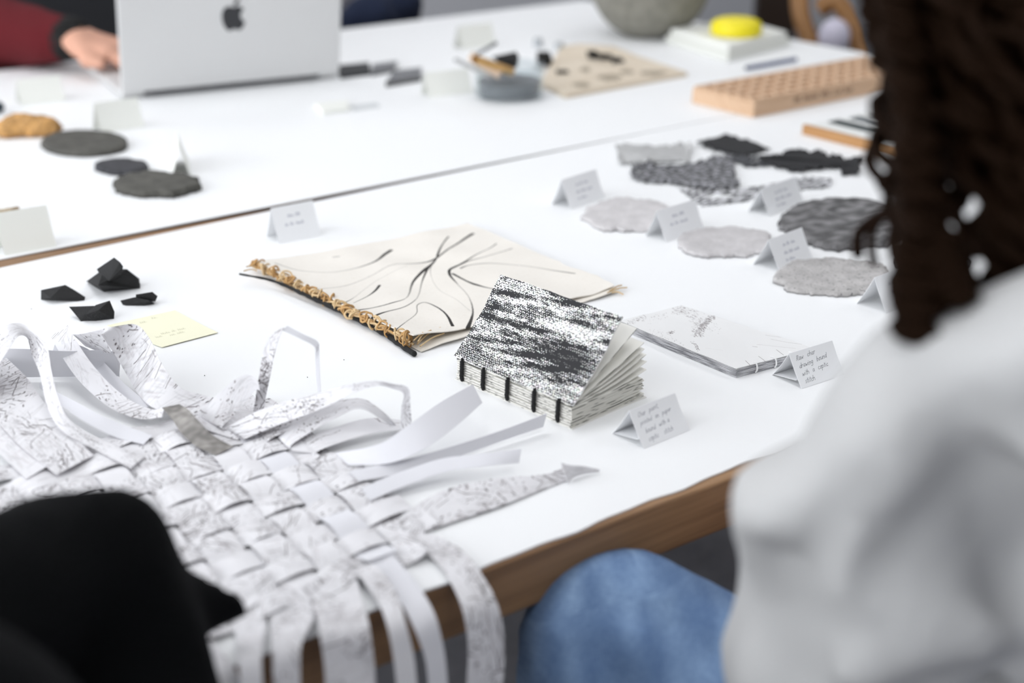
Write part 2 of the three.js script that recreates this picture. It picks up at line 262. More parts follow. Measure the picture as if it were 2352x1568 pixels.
// ---------------------------------------------------------------- stitched book standing ajar
{
  const A = P(1050, 872), B = P(1312, 985), len = A.distanceTo(B), s = B.clone().sub(A).normalize(), n = V(0, 1, 0).cross(s), up = UPV;
  const g = thing('handmade_book', 'small hand-stitched book with a black and white printed cover standing ajar', 'book', A.clone().lerp(B, .5));
  const at = (k, a, h) => A.clone().addScaledVector(s, k * len).addScaledVector(n, a).addScaledVector(up, h);
  const rim = (seedv, dark) => (a, b) => { const q = N2(a * 2.6 + seedv * 3.7, b * 2.6 + seedv * 1.3) + .35 * N2(a * 14, b * 14 + seedv); return q > dark ? [.03, .03, .03] : [.88, .87, .84]; };
  const pm = S(0xfbfaf6, .85, { vertexColors: true }), tm = (a, b) => [a, b];
  // flat gatherings at the bottom, each folded round at the spine
  for (let k = 0; k < 8; k++) {
    const h0 = .0007 + k * .00215, w = .083 + rr(-.002, .003), o = rr(-.0008, .0012), sh = rr(-.001, .001), ph = rnd() * 9;
    for (const leaf of [0, 1]) {
      const f = (x, t) => at(x * 1.0 + sh, o + t * (w - leaf * .0012), h0 + leaf * .001 + .0006 * N2(x * 3 + ph, t * 3) * t + k * .00022 * t * t);
      part('page', sheet((x, t) => f(x, t), 60, 24, .0005, tm, rim(k * 2.3 + leaf, .42), [.95, .95, .92]), pm, g);
    }
    const fold = sheet((x, t) => { const a = lerp(-1.45, 1.45, t); return at(x, o - .0005 * Math.cos(a) - .0002, h0 + .0005 + .00078 * Math.sin(a)); }, 60, 5, .0002, tm, null, [1, 1, 1]);
    const p = fold.attributes.position, c = fold.attributes.color; for (let i = 0; i < p.count; i++) { const d = N3(p.getX(i) * 90, p.getY(i) * 900, p.getZ(i) * 220) + .5 * N3(p.getX(i) * 400, k * 3.1, p.getZ(i) * 700) > .62; c.setXYZ(i, ...(d ? [.04, .04, .04] : [.86, .85, .83])); }
    part('folded_spine', fold, pm, g);
  }
  // leaves fanning up to the cover
  const fan = [[4, .087, .7], [9, .0875, .1], [13, .0885, .2], [17, .0875, .15], [21, .0885, .6], [33, .0875, .7]];
  fan.forEach(([deg, w, dk], k) => {
    const th = THREE.MathUtils.degToRad(deg), h0 = .0185 + k * .0005, sh = rr(-.012, .012);
    const f = (x, t) => { const bow = Math.sin(t * Math.PI) * .004 * (1 - k / 9), L = t * (w + .0007 * N2(x * 3 + k, 3)); return at(x + sh * t * .2, Math.cos(th) * L + bow * Math.sin(th), h0 + Math.sin(th) * L * (1 - .12 * t) - bow * Math.cos(th)); };
    part('page', sheet(f, 60, 16, .0006, tm, rim(k * 5.1 + 40, dk > .4 ? -.1 : .4), [1, 1, .985]), pm, g);
  });
  // cover print: white dashes of a knitted texture breaking through black ink
  const ct = canvas(1536, 1024, '#28282b', (x, w, h) => {
    for (let j = 0; j < 46; j++) for (let i = 0; i < 62; i++) {
      const X = (i + .5 + (j % 2) * .5) / 62 * w, Y = (j + .5) / 46 * h, u = X / w, v = Y / h;
      const d = N2(u * 2.2 + v * 1.4, v * 7.5 + u * 1.6 + 20) * .75 + N2(u * 7, v * 19) * .5 + (N2(u * 1.5 + 9, v * 4) * .35);
      let k = clamp((d + .52 + rr(-.22, .22)) * 1.15, 0, 1); const bare = Math.exp(-(((v - .26 - u * .08) / .1) ** 2)) * Math.exp(-(((u - .5) / .38) ** 2));
      k = clamp(k + .5 * bare, 0, 1.15); if (v > .84) k = Math.max(k, .62); const blot = Math.exp(-(((u - .78) / .2) ** 2) - (((v - .56 - (u - .78) * .1) / .13) ** 2)); k -= blot * 1.15;
      if (k < .12) continue;
      x.save(); x.translate(X + rr(-4, 4), Y + rr(-4, 4)); x.rotate((i % 2 ? .75 : -.75) + rr(-.4, .4)); x.fillStyle = `rgb(${247 + rr(-6, 6)},${247 + rr(-6, 6)},${244 + rr(-6, 6)})`; x.beginPath(); x.ellipse(0, 0, 5 + 8.5 * k, 2.6 + 6.8 * k * k, 0, 0, 7); x.fill(); x.restore();
    }
    for (let k = 0; k < 9000; k++) { const X = rnd() * w, Y = rnd() * h, d = N2(X / w * 2.6 + 60, Y / h * 9 + 3); if (d > .2) { x.fillStyle = rnd() < .45 ? 'rgba(52,52,54,.8)' : 'rgba(214,214,208,.85)'; x.fillRect(X, Y, rr(2, 12), rr(1.5, 5)); } }
    for (let k = 0; k < 90; k++) { const t = k / 90, X = w * (.02 + .96 * t); x.fillStyle = '#ececea'; x.beginPath(); x.arc(X, h - 2, rr(3, 10), 0, 7); x.fill(); x.beginPath(); x.arc(X, 0, rr(2, 9), 0, 7); x.fill(); x.beginPath(); x.arc(0, h * t, rr(2, 12), 0, 7); x.fill(); x.beginPath(); x.arc(w, h * t, rr(2, 12), 0, 7); x.fill(); }
  });
  const th = THREE.MathUtils.degToRad(47), cover = sheet((x, t) => { const L = t * .0795 - .0012, bend = .0022 * Math.sin(clamp(t * 1.1, 0, 1) * Math.PI); return at(lerp(-.02, 1.02, x) + .003 * N2(x, t * 6), Math.cos(th) * L + bend * Math.sin(th), .0215 + Math.sin(th) * L - bend * Math.cos(th) + .0006 * N2(x * 4, t * 4)); }, 30, 20, .0011, (x, t, side) => side > 0 ? [.01 + .98 * x, .01 + .98 * t] : [.3, .002], null);
  const cm = S(0xffffff, .8, { map: ct });
  part('cover', cover, cm, g, 'black ink print with white knitted dashes');
  part('back_cover', sheet((x, t) => at(lerp(-.015, 1.015, x), -.001 + t * .087, .0004), 8, 4, .0008, (x, t) => [.3 + .1 * x, .002], null), S(0xe9e8e4, .85), g);
  for (const k of [.06, .255, .47, .70, .9]) {
    const pts = []; for (let i = 0; i <= 12; i++) { const t = i / 12; pts.push(at(k + .004 * Math.sin(i * 2.4) + (1 - t) * .008, -.0018 - .0004 * Math.sin(i * 2.1), lerp(.0225, .0022, t))); }
    const tg = [tube(pts, .00135, 30, 7)]; for (let i = 1; i < 9; i++) { const t = i / 9; tg.push(new THREE.SphereGeometry(.0019, 8, 6).scale(1, 1.15, 1).translate(...at(k + .004 * Math.sin(i * 3.2) + (1 - t) * .008, -.0022, lerp(.021, .003, t)).toArray())); }
    part('stitch', merge(tg), M.black, g, 'black thread stitch on the spine');
  }
}

// ---------------------------------------------------------------- low book of raw drawings
{
  const hT = .0085, A = P(1425, 757), B = P(1690, 868), D = P(1565, 702, hT), C = P(1872, 800, hT); D.y = A.y; C.y = A.y;
  const g = thing('drawing_book', 'thin white book of charcoal drawings lying flat with pale stitches', 'book', A.clone().add(C).multiplyScalar(.5));
  const q = (s, t, h) => A.clone().lerp(B, s).lerp(D.clone().lerp(C, s), t).setY(TOP + h);
  const x0 = Math.min(A.x, D.x) - .01, x1 = Math.max(B.x, C.x) + .01, z0 = Math.min(D.z, A.z) - .02, z1 = Math.max(B.z, C.z) + .01;
  const tex = canvas(1024, 1024, '#f0f0f0', (x, w, h) => {
    const to = (u, v) => { const p = P(u, v, hT); return [(p.x - x0) / (x1 - x0) * w, (1 - (p.z - z0) / (z1 - z0)) * h]; };
    const smear = (pts, n, spread, al, len) => { for (let k = 0; k < n; k++) { const t = rnd() * (pts.length - 1), i = Math.floor(t), f = t - i, a = to(lerp(pts[i][0], pts[i + 1][0], f) + rr(-spread, spread), lerp(pts[i][1], pts[i + 1][1], f) + rr(-spread, spread) * .5); x.fillStyle = `rgba(96,86,88,${rr(al * .5, Math.min(1, al * 1.5))})`; x.beginPath(); x.ellipse(a[0], a[1], rr(2, len), rr(1, 5), rr(0, 3), 0, 7); x.fill(); } };
    smear([[1480, 738], [1550, 716], [1570, 706], [1630, 716]], 130, 14, .22, 9); smear([[1640, 722], [1618, 745], [1602, 772]], 300, 9, .4, 9); smear([[1556, 712], [1590, 722], [1610, 745], [1600, 770]], 260, 16, .24, 12);
    smear([[1440, 745], [1480, 728]], 70, 8, .3, 8); smear([[1535, 766], [1545, 762]], 40, 5, .6, 5); smear([[1590, 785], [1606, 805]], 40, 4, .6, 4); smear([[1500, 760], [1560, 790]], 60, 14, .25, 5); smear([[1610, 735], [1640, 760]], 60, 20, .3, 4);
    const line = (pts, lw, a) => { x.strokeStyle = `rgba(110,100,100,${a})`; x.lineWidth = lw; x.beginPath(); pts.forEach((p, i) => { const c = to(...p); i ? x.lineTo(...c) : x.moveTo(...c); }); x.stroke(); };
    line([[1758, 770], [1800, 776], [1850, 788]], 2.5, .6); line([[1770, 779], [1812, 787], [1855, 792]], 2.5, .6); line([[1738, 792], [1790, 797], [1828, 800]], 2, .55); line([[1728, 796], [1740, 798]], 4, .6);
    line([[1712, 829], [1726, 842]], 4, .75); line([[1742, 818], [1760, 832]], 4, .75); line([[1783, 804], [1800, 816]], 4, .75); line([[1650, 730], [1760, 760]], 1.5, .25); line([[1620, 800], [1660, 806]], 1.5, .3);
  });
  const pm = S(0xe9e9ea, .85, { vertexColors: true });
  for (let k = 0; k < 6; k++) { const h0 = .0008 + k * .00125, o = rr(-.02, .02), ph = rnd() * 9; part('page', sheet((s, t) => q(s * 1.0 + o * .3 * (1 - s), t + o * .2, h0 + .0012 * (1 - s) * t * (k - 2) * .25 + .0003 * N2(s * 4 + ph, t * 3)), 16, 10, .0008, (s, t) => [s, t], (s, t) => N2(s * 12 + k * 7, t * 12) > .05 ? [.3, .3, .33] : [.75, .75, .78]), pm, g); }
  const cov = sheet((s, t) => q(s, t, hT + .0005 * N2(s * 3, t * 2)), 20, 12, .0006, () => [0, 0], null);
  { const p = cov.attributes.position, uv = cov.attributes.uv; for (let i = 0; i < p.count; i++) uv.setXY(i, (p.getX(i) - x0) / (x1 - x0), (p.getZ(i) - z0) / (z1 - z0)); }
  part('cover', cov, S(0xffffff, .8, { map: tex }), g, 'white cover with grey charcoal smears');
  for (const t of [.24, .48, .72]) part('stitch', tube([q(.965, t, hT + .0006), q(1.004, t, hT + .0004), q(1.014, t, .004), q(1.004, t, .0008)], .0008, 14, 6), S(0xf0f0f0, .8), g, 'white thread stitch');
}

// ---------------------------------------------------------------- folded cloth with twine edge and charred stick
{
  const L = P(588, 622), F = P(1074, 523), R = P(1412, 668), N = P(950, 806);
  const g = thing('folded_cloth', 'cream cotton cloth with black marbled lines and a knotted twine edge', 'cloth', L.clone().add(R).multiplyScalar(.5));
  const q = (s, t) => L.clone().lerp(N, s).lerp(F.clone().lerp(R, s), t);                        // s along the twine edge, t away from it
  const hh = (s, t) => .0055 + .005 * Math.exp(-t * 7) + .0014 * N2(s * 3 + 3, t * 3) + .004 * Math.exp(-(1 - s) * 9) * (.4 + .6 * Math.sin(t * 11 + 1)) * (1 - t * .5);
  const x0 = .5, x1 = 1.0, z0 = -1.3, z1 = -.85;
  const tex = canvas(1536, 1536, '#f1ece4', (x, w, h) => {
    const to = (u, v) => { const p = P(u, v, .006); return [(p.x - x0) / (x1 - x0) * w, (1 - (p.z - z0) / (z1 - z0)) * h]; };
    for (let k = 0; k < 9000; k++) { x.fillStyle = rnd() < .5 ? 'rgba(214,202,186,.25)' : 'rgba(250,247,242,.3)'; const X = rnd() * w, Y = rnd() * h; rnd() < .5 ? x.fillRect(X, Y, rr(4, 16), 1.4) : x.fillRect(X, Y, 1.4, rr(4, 16)); }
    const ink = (pts, widths, al = .85) => {          // a wandering line whose width swells
      const c = new THREE.CatmullRomCurve3(pts.map(([u, v]) => { const [a, b] = to(u, v); return V(a, b, 0); })), n = 160;
      for (let i = 0; i < n; i++) { const t = i / (n - 1), p = c.getPoint(t), f = t * (widths.length - 1), k = Math.min(widths.length - 2, Math.floor(f)), wd = lerp(widths[k], widths[k + 1], f - k); x.fillStyle = `rgba(38,35,33,${al * clamp(wd / 6 + .3, 0, 1)})`; x.beginPath(); x.arc(p.x + rr(-.4, .4), p.y + rr(-.4, .4), Math.max(.8, wd / 2), 0, 7); x.fill(); }
    };
    ink([[632, 612], [660, 620], [700, 628], [760, 630], [820, 617], [860, 603], [885, 582], [898, 573]], [3, 3, 3, 3, 4, 7, 13, 14]);
    ink([[690, 682], [735, 674], [800, 655], [850, 634], [905, 610], [940, 606], [985, 598], [1005, 590], [1050, 560], [1086, 538]], [3, 4, 4, 3, 4, 3, 6, 9, 8, 9, 14]);
    ink([[772, 712], [790, 705], [815, 690], [840, 664], [870, 640], [935, 612]], [5, 4, 2, 2, 2, 2], .7); ink([[812, 703], [845, 685], [862, 670], [872, 655]], [2, 3, 7, 8]);
    ink([[806, 738], [822, 722], [850, 714], [900, 700], [930, 690], [950, 645], [978, 618], [1000, 595]], [13, 10, 5, 6, 3, 9, 14, 6]);
    ink([[852, 747], [870, 732], [890, 722], [930, 708], [955, 690], [970, 645], [985, 612]], [9, 10, 6, 4, 3, 5, 9]);
    ink([[1030, 545], [1018, 560], [1004, 588]], [5, 4, 7]); ink([[1004, 590], [990, 610], [992, 640], [1010, 665], [1050, 690], [1080, 715]], [5, 4, 2, 2, 2, 2], .6);
    ink([[910, 775], [935, 745], [957, 722], [960, 702], [975, 696], [1000, 705], [1025, 725], [1040, 752]], [5, 3, 3, 3, 3, 5, 6, 10]);
    ink([[1075, 755], [1086, 720], [1080, 690], [1050, 650], [1033, 632], [1034, 620], [1060, 605], [1090, 588], [1120, 572], [1140, 558]], [14, 6, 4, 4, 8, 10, 8, 5, 4, 5]);
    ink([[1034, 620], [1075, 600], [1110, 592], [1150, 580], [1176, 571]], [8, 5, 3, 3, 4]); ink([[1058, 617], [1075, 610], [1120, 604], [1180, 606], [1230, 612], [1290, 622], [1320, 628]], [7, 4, 4, 3, 3, 5, 5]);
    ink([[1040, 630], [1070, 643], [1092, 652], [1120, 662], [1200, 680], [1300, 690], [1390, 690]], [9, 6, 11, 5, 5, 4, 4]);
    ink([[765, 592], [780, 591]], [3, 3], .5);
  });
  const top = sheet((s, t) => q(s + .012 * (t) * (N2(t * 6, 2)) * (s > .9 ? 1 : 0), t + (s > .6 ? .01 * N2(s * 9, 5) * t : 0)).setY(TOP + hh(s, t)), 60, 60, .0009, () => [0, 0], () => [.8, .72, .58]);
  { const p = top.attributes.position, uv = top.attributes.uv; for (let i = 0; i < p.count; i++) uv.setXY(i, (p.getX(i) - x0) / (x1 - x0), (p.getZ(i) - z0) / (z1 - z0)); }
  part('upper_layer', top, S(0xffffff, .95, { map: tex }), g);
  part('lower_layer', sheet((s, t) => q(lerp(.02, 1.03 + .006 * N2(t * 7, 8), s), lerp(.01, .995, t)).setY(TOP + .0016 + .0006 * N2(s * 5, t * 5) + .002 * Math.exp(-(1 - s) * 9) * Math.abs(Math.sin(t * 8))), 30, 30, .0009, (s, t) => [.02, .02], () => [.78, .7, .56]), S(0xefe9df, .95), g);
  // twine: a bundle of loops and knots following the edge, each knot a part of its own
  const along = (k, out, h) => q(k, -out / .23).setY(TOP + h);
  for (let k = 0; k < 17; k++) {
    const c = (k + .5) / 17, ring = [], big = k % 3 === 1 ? 1.25 : 1;
    for (let m = 0; m < 4; m++) {
      const r0 = rr(.0035, .0055) * big, ax = V(rr(-1, 1), rr(-.6, 1), rr(-1, 1)).normalize(), o = along(c + rr(-.02, .02), rr(-.002, .0045), .0085 + rr(-.002, .003)), e1 = V(0, 1, 0).cross(ax).normalize(), e2 = ax.clone().cross(e1), pts = [];
      for (let i = 0; i < 9; i++) { const a = i / 9 * 6.283; pts.push(o.clone().addScaledVector(e1, Math.cos(a) * r0 * rr(.8, 1.15)).addScaledVector(e2, Math.sin(a) * r0 * rr(.8, 1.15))); }
      ring.push(tube(pts, rr(.0007, .0011), 26, 5, true));
    }
    part('twine_knot', merge(ring), k % 2 ? M.twine : M.twineDark, g, 'tan twine knot');
  }
  for (let k = 0; k < 3; k++) { const pts = []; for (let i = 0; i <= 26; i++) pts.push(along(i / 26 * 1.0 - .005, .002 * Math.sin(i * 1.7 + k * 2) + .0005, .0075 + .002 * Math.cos(i * 1.9 + k * 2.1))); part('twine_strand', tube(pts, .0011, 120, 5), k ? M.twine : M.twineDark, g); }
  for (const [a, b] of [[[958, 790, .006], [1012, 752, .008]], [[965, 795, .006], [1020, 765, .007]], [[950, 782, .009], [972, 763, .014]], [[960, 785, .009], [990, 758, .012]], [[1395, 672, .004], [1440, 660, .003]], [[1400, 668, .005], [1428, 655, .004]], [[1405, 672, .003], [1432, 676, .002]], [[590, 618, .011], [566, 612, .016]], [[590, 622, .01], [560, 622, .014]]])
    part('loose_thread', tube([P(...a), P((a[0] + b[0]) / 2 + rr(-4, 4), (a[1] + b[1]) / 2 - 4, (a[2] + b[2]) / 2 + .001), P(...b)], .0007, 10, 5), M.twine, g);
  const sp = [[550, 629, .012], [624, 644, .009], [708, 680, .0065], [808, 727, .0045], [886, 768, .0032], [927, 797, .0028], [951, 812, .0028]].map((a) => P(...a)), sc = new THREE.CatmullRomCurve3(sp);
  const st = new THREE.TubeGeometry(sc, 70, 1, 8); { const p = st.attributes.position; for (let i = 0; i <= 70; i++) { const c = sc.getPointAt(i / 70), r = lerp(.001, .0023, Math.min(1, i / 30)) * (1 + .22 * Math.sin(i * 1.3) * Math.sin(i * .37)); for (let j = 0; j <= 8; j++) { const k = i * 9 + j, v = V(p.getX(k), p.getY(k), p.getZ(k)).sub(c).multiplyScalar(r).add(c); p.setXYZ(k, v.x, v.y, v.z); } } st.computeVertexNormals(); }
  solo('charred_stick', 'thin black charred stick lying along the twine edge of the cloth', 'stick', merge([st, new THREE.SphereGeometry(.0027, 8, 6).translate(...sp[6].toArray())]), M.charcoal);
}

// ---------------------------------------------------------------- folded tent cards
function tentCard(label, A, B, h, dep, tex, opt = {}) {
  const g = thing('tent_card', label, 'card', A.clone().add(B).multiplyScalar(.5), 'folded paper name cards'), d = B.clone().sub(A).normalize(), back = UPV.clone().cross(d).normalize();
  if (!opt.flip && back.z > 0 && Math.abs(back.z) > .3) back.negate();
  const C = A.clone().addScaledVector(back, dep), D = B.clone().addScaledVector(back, dep), r = (p, q) => p.clone().lerp(q, .5).setY(TOP + h), RA = r(A, C), RB = r(B, D), lift = .0002;
  for (const p of [A, B, C, D]) p.y = TOP + lift;
  const pm = opt.mat ?? M.card, bow = opt.bow ?? .0008;
  const panel = (a, b, c, e, sgn) => sheet((s, t) => { const p = a.clone().lerp(b, s).lerp(c.clone().lerp(e, s), t); return p.addScaledVector(back, sgn * bow * Math.sin(t * Math.PI)); }, 6, 6, .0003, (s, t, side) => [s, t], null);
  part('front_panel', panel(A, B, RA, RB, 1), tex ? S(0xffffff, .9, { map: tex }) : pm, g);
  part('back_panel', panel(C, D, RA, RB, -1), pm, g);
  if (opt.flap) part('base_flap', sheet((s, t) => C.clone().lerp(D, s).lerp(A.clone().lerp(B, s), t * .8).setY(TOP + .0012 + t * .004), 4, 4, .0003, (s, t) => [s, t], null), pm, g);
  return g;
}
const cardTex = (draw) => canvas(512, 384, '#fafbfd', draw);
const t1 = cardTex((x) => { write(x, 'Char  paint,', 66, 96, 27, .3, .1, '#6a6c78'); write(x, 'printed  on  paper', 62, 176, 26, .3, .08, '#6a6c78'); write(x, 'bound  with a', 84, 262, 27, .3, .08, '#6a6c78'); write(x, 'coptic   stitch', 80, 340, 27, .3, .05, '#6a6c78'); });
const t2 = cardTex((x) => { write(x, 'Raw  char', 56, 100, 31, .28, .1, '#34363e'); write(x, 'drawing  bound', 62, 184, 30, .28, .09, '#34363e'); write(x, 'with  a  coptic', 64, 268, 29, .28, .08, '#34363e'); write(x, 'stitch', 66, 346, 30, .28, .04, '#34363e'); });
const blur = [0, 1, 2].map((k) => cardTex((x) => { scrawl(x, 170, 130, 150, 34, '#aeb0be'); scrawl(x, 120 + 30 * k, 220, 200, 34, '#aeb0be'); if (k === 1) scrawl(x, 140, 300, 130, 30, '#b4b6c2'); }));
tentCard('white tent card with handwriting beside the book standing ajar', P(1479, 1031), P(1584, 988), .0255, .034, t1, { flap: true });
tentCard('white tent card with handwriting beside the flat drawing book', P(1841, 893), P(1940, 861), .0255, .034, t2, { flap: true });
tentCard('white tent card behind the cream cloth near the table seam', P(642, 560), P(738, 540), .036, .03, blur[0]);
tentCard('white tent card next to the unmarked pale disc near the ragged papers', P(1312, 482), P(1390, 455), .033, .03, blur[1]);
tentCard('white tent card between the two unmarked pale discs', P(1530, 557), P(1618, 528), .032, .03, blur[0]);
tentCard('white tent card between the ragged black papers and the big dark disc', P(1768, 498), P(1848, 468), .03, .03, blur[1]);
tentCard('white tent card between the pale discs and the big dark disc', P(1792, 626), P(1868, 596), .031, .034, blur[1]);
tentCard('white tent card at the edge of the speckled disc under the hair', P(2036, 720), P(2112, 690), .031, .034, blur[2]);
tentCard('cream tent card behind the golden lump beside the laptop', P(50, 243), P(150, 231), .036, .03, null, { mat: M.offcard });
tentCard('cream tent card behind the olive grey round clay disc', P(232, 306), P(332, 291), .04, .03, null, { mat: M.offcard });
{ const a = P(437, 403), dv = ray(421, 400).setY(0).normalize(), b = a.clone().addScaledVector(dv, .075); tentCard('narrow tent card seen end-on behind the lumpy clay disc', a, b, .04, .022, null, { mat: M.offcard, flip: true }); }
tentCard('large blank cream tent card in front of the dry twigs', P(12, 588), P(130, 566), .042, .034, null, { mat: M.offcard });
tentCard('cream tent card between the dark slabs and the glass jar', P(985, 224), P(1086, 213), .036, .03, null, { mat: M.offcard });
tentCard('cream tent card standing behind the glass jar', P(1062, 114), P(1140, 104), .04, .03, null, { mat: M.offcard });

// ---------------------------------------------------------------- sticky note, charcoal lumps
{
  const a = P(246, 748), b = P(402, 713), c = P(501, 766), d = P(372, 800), tex = canvas(512, 512, '#f6f4da', (x) => { scrawl(x, 190, 90, 60, 26, '#cfccae'); scrawl(x, 170, 330, 150, 26, '#cfccae'); scrawl(x, 200, 380, 110, 26, '#cfccae'); scrawl(x, 100, 360, 30, 22, '#cfccae'); scrawl(x, 300, 60, 40, 30, '#cfccae'); });
  solo('sticky_note', 'pale yellow square sticky note with pencil writing near the charcoal lumps', 'sticky note', sheet((s, t) => a.clone().lerp(b, s).lerp(d.clone().lerp(c, s), t).setY(TOP + .0004 + .0015 * (t > .5 ? (t - .5) ** 2 * 2 : 0)), 8, 8, .0002, (s, t) => [s, 1 - t], null), S(0xffffff, .85, { map: tex }));
}
const hull = (pts) => { const g = new ConvexGeometry(pts.map((p) => P(...p))); const p = g.attributes.position, uv = []; for (let i = 0; i < p.count; i++) uv.push((p.getX(i) + p.getY(i)) * 18, (p.getZ(i) - p.getY(i)) * 18); g.setAttribute('uv', new THREE.Float32BufferAttribute(uv, 2)); return g; };
const lump = (label, ...hulls) => solo('charcoal_lump', label, 'charcoal', merge(hulls.map(hull)), M.charcoal, 'charcoal lumps on the sheet');
lump('large black charcoal lump with a raised broken block on top', [[198, 646, .002], [205, 650, 0], [237, 670, 0], [322, 662, 0], [320, 640, .006], [292, 618, .018], [240, 616, .02], [225, 655, .014], [318, 648, 0]], [[222, 618, .02], [228, 628, .014], [262, 591, .036], [276, 602, .034], [283, 612, .03], [278, 628, .022], [250, 645, .016], [235, 640, .014], [258, 652, .002]], [[258, 640, .014], [285, 624, .021], [312, 634, .014], [322, 652, .004], [322, 662, 0], [250, 668, .001], [248, 650, .012]]);
lump('wedge-shaped black charcoal lump on its own beside the largest one', [[94, 666, .008], [94, 688, 0], [150, 654, .013], [168, 664, .009], [196, 682, .003], [194, 690, 0], [120, 690, 0], [116, 684, .006], [178, 692, 0], [140, 660, .012]]);
lump('curved black charcoal lump beside the yellow sticky note', [[158, 704, .009], [172, 712, .006], [220, 702, .012], [236, 704, .009], [225, 728, .002], [182, 732, .002], [186, 738, 0], [178, 722, .002], [222, 734, 0]], [[220, 700, .012], [252, 690, .017], [263, 716, .006], [262, 732, 0], [220, 737, 0], [190, 737, 0], [196, 722, .008], [226, 712, .012]]);
lump('small split black charcoal lump above the yellow sticky note', [[276, 690, .004], [282, 700, 0], [310, 682, .008], [345, 690, .006], [355, 698, 0], [290, 702, 0], [330, 702, 0]], [[312, 676, .011], [350, 670, .013], [362, 680, .008], [357, 692, .003], [350, 690, .0], [318, 690, .004], [312, 684, .007]]);

// ---------------------------------------------------------------- paper discs
function disc(label, cu, cv, hu, hv, mat, th, rough, opt = {}) {
  const c = P(cu, cv), out = [], n = 96, nm = opt.name ?? 'paper_disc', ph = rnd() * 50;
  for (let i = 0; i < n; i++) { const a = i / n * 6.283, k = 1 + rough * (.6 * N2(Math.cos(a) * 1.5 + ph, Math.sin(a) * 1.5) + .4 * N2(Math.cos(a) * 7 + ph, Math.sin(a) * 7)); out.push(P(cu + Math.cos(a) * hu * k, cv + Math.sin(a) * hv * k * (1))); }
  const p = [], idx = [], uv = [], rings = [0, .3, .6, .85, .97, 1]; const hgt = (x, z, r) => th * (r > .99 ? .6 : 1) + (opt.bump ?? .0006) * N2(x * 40, z * 40) + (opt.warp ?? 0) * N2(x * 9 + ph, z * 9) * r + (opt.dish ?? 0) * r * r;
  rings.forEach((r) => out.forEach((o) => { const q = c.clone().lerp(o, r); p.push(q.x, TOP + hgt(q.x, q.z, r), q.z); uv.push(q.x * 5, q.z * 5); }));
  out.forEach((o) => { p.push(o.x, TOP + .0004 + (opt.dish ?? 0) * .7, o.z); uv.push(o.x * 5, o.z * 5 + .01); });
  for (let k = 0; k < rings.length; k++) for (let i = 0; i < n; i++) { const a = k * n + i, b = k * n + (i + 1) % n; idx.push(a, a + n, b, b, a + n, b + n); }
  const bc = p.length / 3; p.push(c.x, TOP + .0003, c.z); uv.push(0, 0); for (let i = 0; i < n; i++) idx.push(rings.length * n + i, bc, rings.length * n + (i + 1) % n);
  return solo(nm, label, opt.cat ?? 'paper disc', raw(p, uv, idx), mat, opt.group);
}
disc('pale grey handmade paper disc next to the dark smudged ragged paper', 1440, 498, 101, 38, M.discPale, .004, .15, { warp: .002 });
disc('pale grey handmade paper disc between two tent cards', 1664, 561, 112, 34, M.discMid, .004, .14, { warp: .002 });
disc('light grey handmade paper disc with dark speckles', 1912, 642, 132, 42, M.discSpot, .0055, .14, { warp: .002 });
disc('big dark grey paper disc with a paler streaked middle', 1948, 522, 158, 54, M.discDark, .009, .14, { warp: .004 });
disc('grey paper disc half hidden behind the hair beside the speckled disc', 2140, 607, 86, 30, M.discDark, .004, .07);
disc('olive grey round clay disc near the golden lump', 195, 336, 100, 26, M.clay, .008, .03, { name: 'clay_disc', cat: 'clay disc' });
disc('small slate coloured clay disc between the two larger ones', 280, 389, 60, 15, M.clayDark, .007, .1, { name: 'clay_disc', cat: 'clay disc' });
disc('lumpy grey clay disc with an uneven rim', 360, 432, 98, 25, M.clay, .009, .16, { name: 'clay_disc', cat: 'clay disc' });

// ---------------------------------------------------------------- ragged charcoal papers
function ragged(label, outline, mat, th, jag, opt = {}) {
  const pts = [], n = outline.length;
  for (let i = 0; i < n; i++) { const a = outline[i], b = outline[(i + 1) % n], m = Math.max(2, Math.round(Math.hypot(a[0] - b[0], a[1] - b[1]) / 5)); for (let k = 0; k < m; k++) { const t = k / m, u = lerp(a[0], b[0], t), v = lerp(a[1], b[1], t), l = Math.hypot(b[0] - a[0], b[1] - a[1]), o = jag * (N2(u * .09, v * .2) + .6 * N2(u * .3, v * .5)); pts.push(P(u + (b[1] - a[1]) / l * o * 1.6, v - (b[0] - a[0]) / l * o * .8, 0)); } }
  const holes = (opt.holes ?? []).map(([u, v, ru, rv]) => { const h = []; for (let i = 0; i < 14; i++) { const a = -i / 14 * 6.283, k = 1 + .35 * N2(u + Math.cos(a) * 2, v + Math.sin(a) * 2); h.push(P(u + Math.cos(a) * ru * k, v + Math.sin(a) * rv * k)); } return h; });
  const g = slab(pts, TOP + (opt.y ?? .0004), th, { holes }), uv = g.attributes.uv, p = g.attributes.position;
  for (let i = 0; i < p.count; i++) { uv.setXY(i, p.getX(i) * 6, p.getZ(i) * 6); p.setY(i, p.getY(i) + (opt.curl ?? .004) * Math.abs(N2(p.getX(i) * 30, p.getZ(i) * 30))); }
  g.computeVertexNormals();
  return solo('ragged_paper', label, 'paper scrap', g, mat, 'torn charcoal papers');
}
const smudge = (a, b) => dataTex(512, 512, (u, v) => { const n = clamp(.5 + .55 * N2(u * 14, v * 14) + .35 * N2(u * 34, v * 34), 0, 1), g = lerp(a, b, n); return [g, g, g * 1.03]; });
ragged('pale grey torn paper strip beside the ragged black papers', [[1414, 336], [1500, 342], [1588, 336], [1584, 372], [1500, 378], [1424, 380]], S(0xffffff, .95, { map: grey(165, 205, false) }), .002, 3, { curl: .006 });
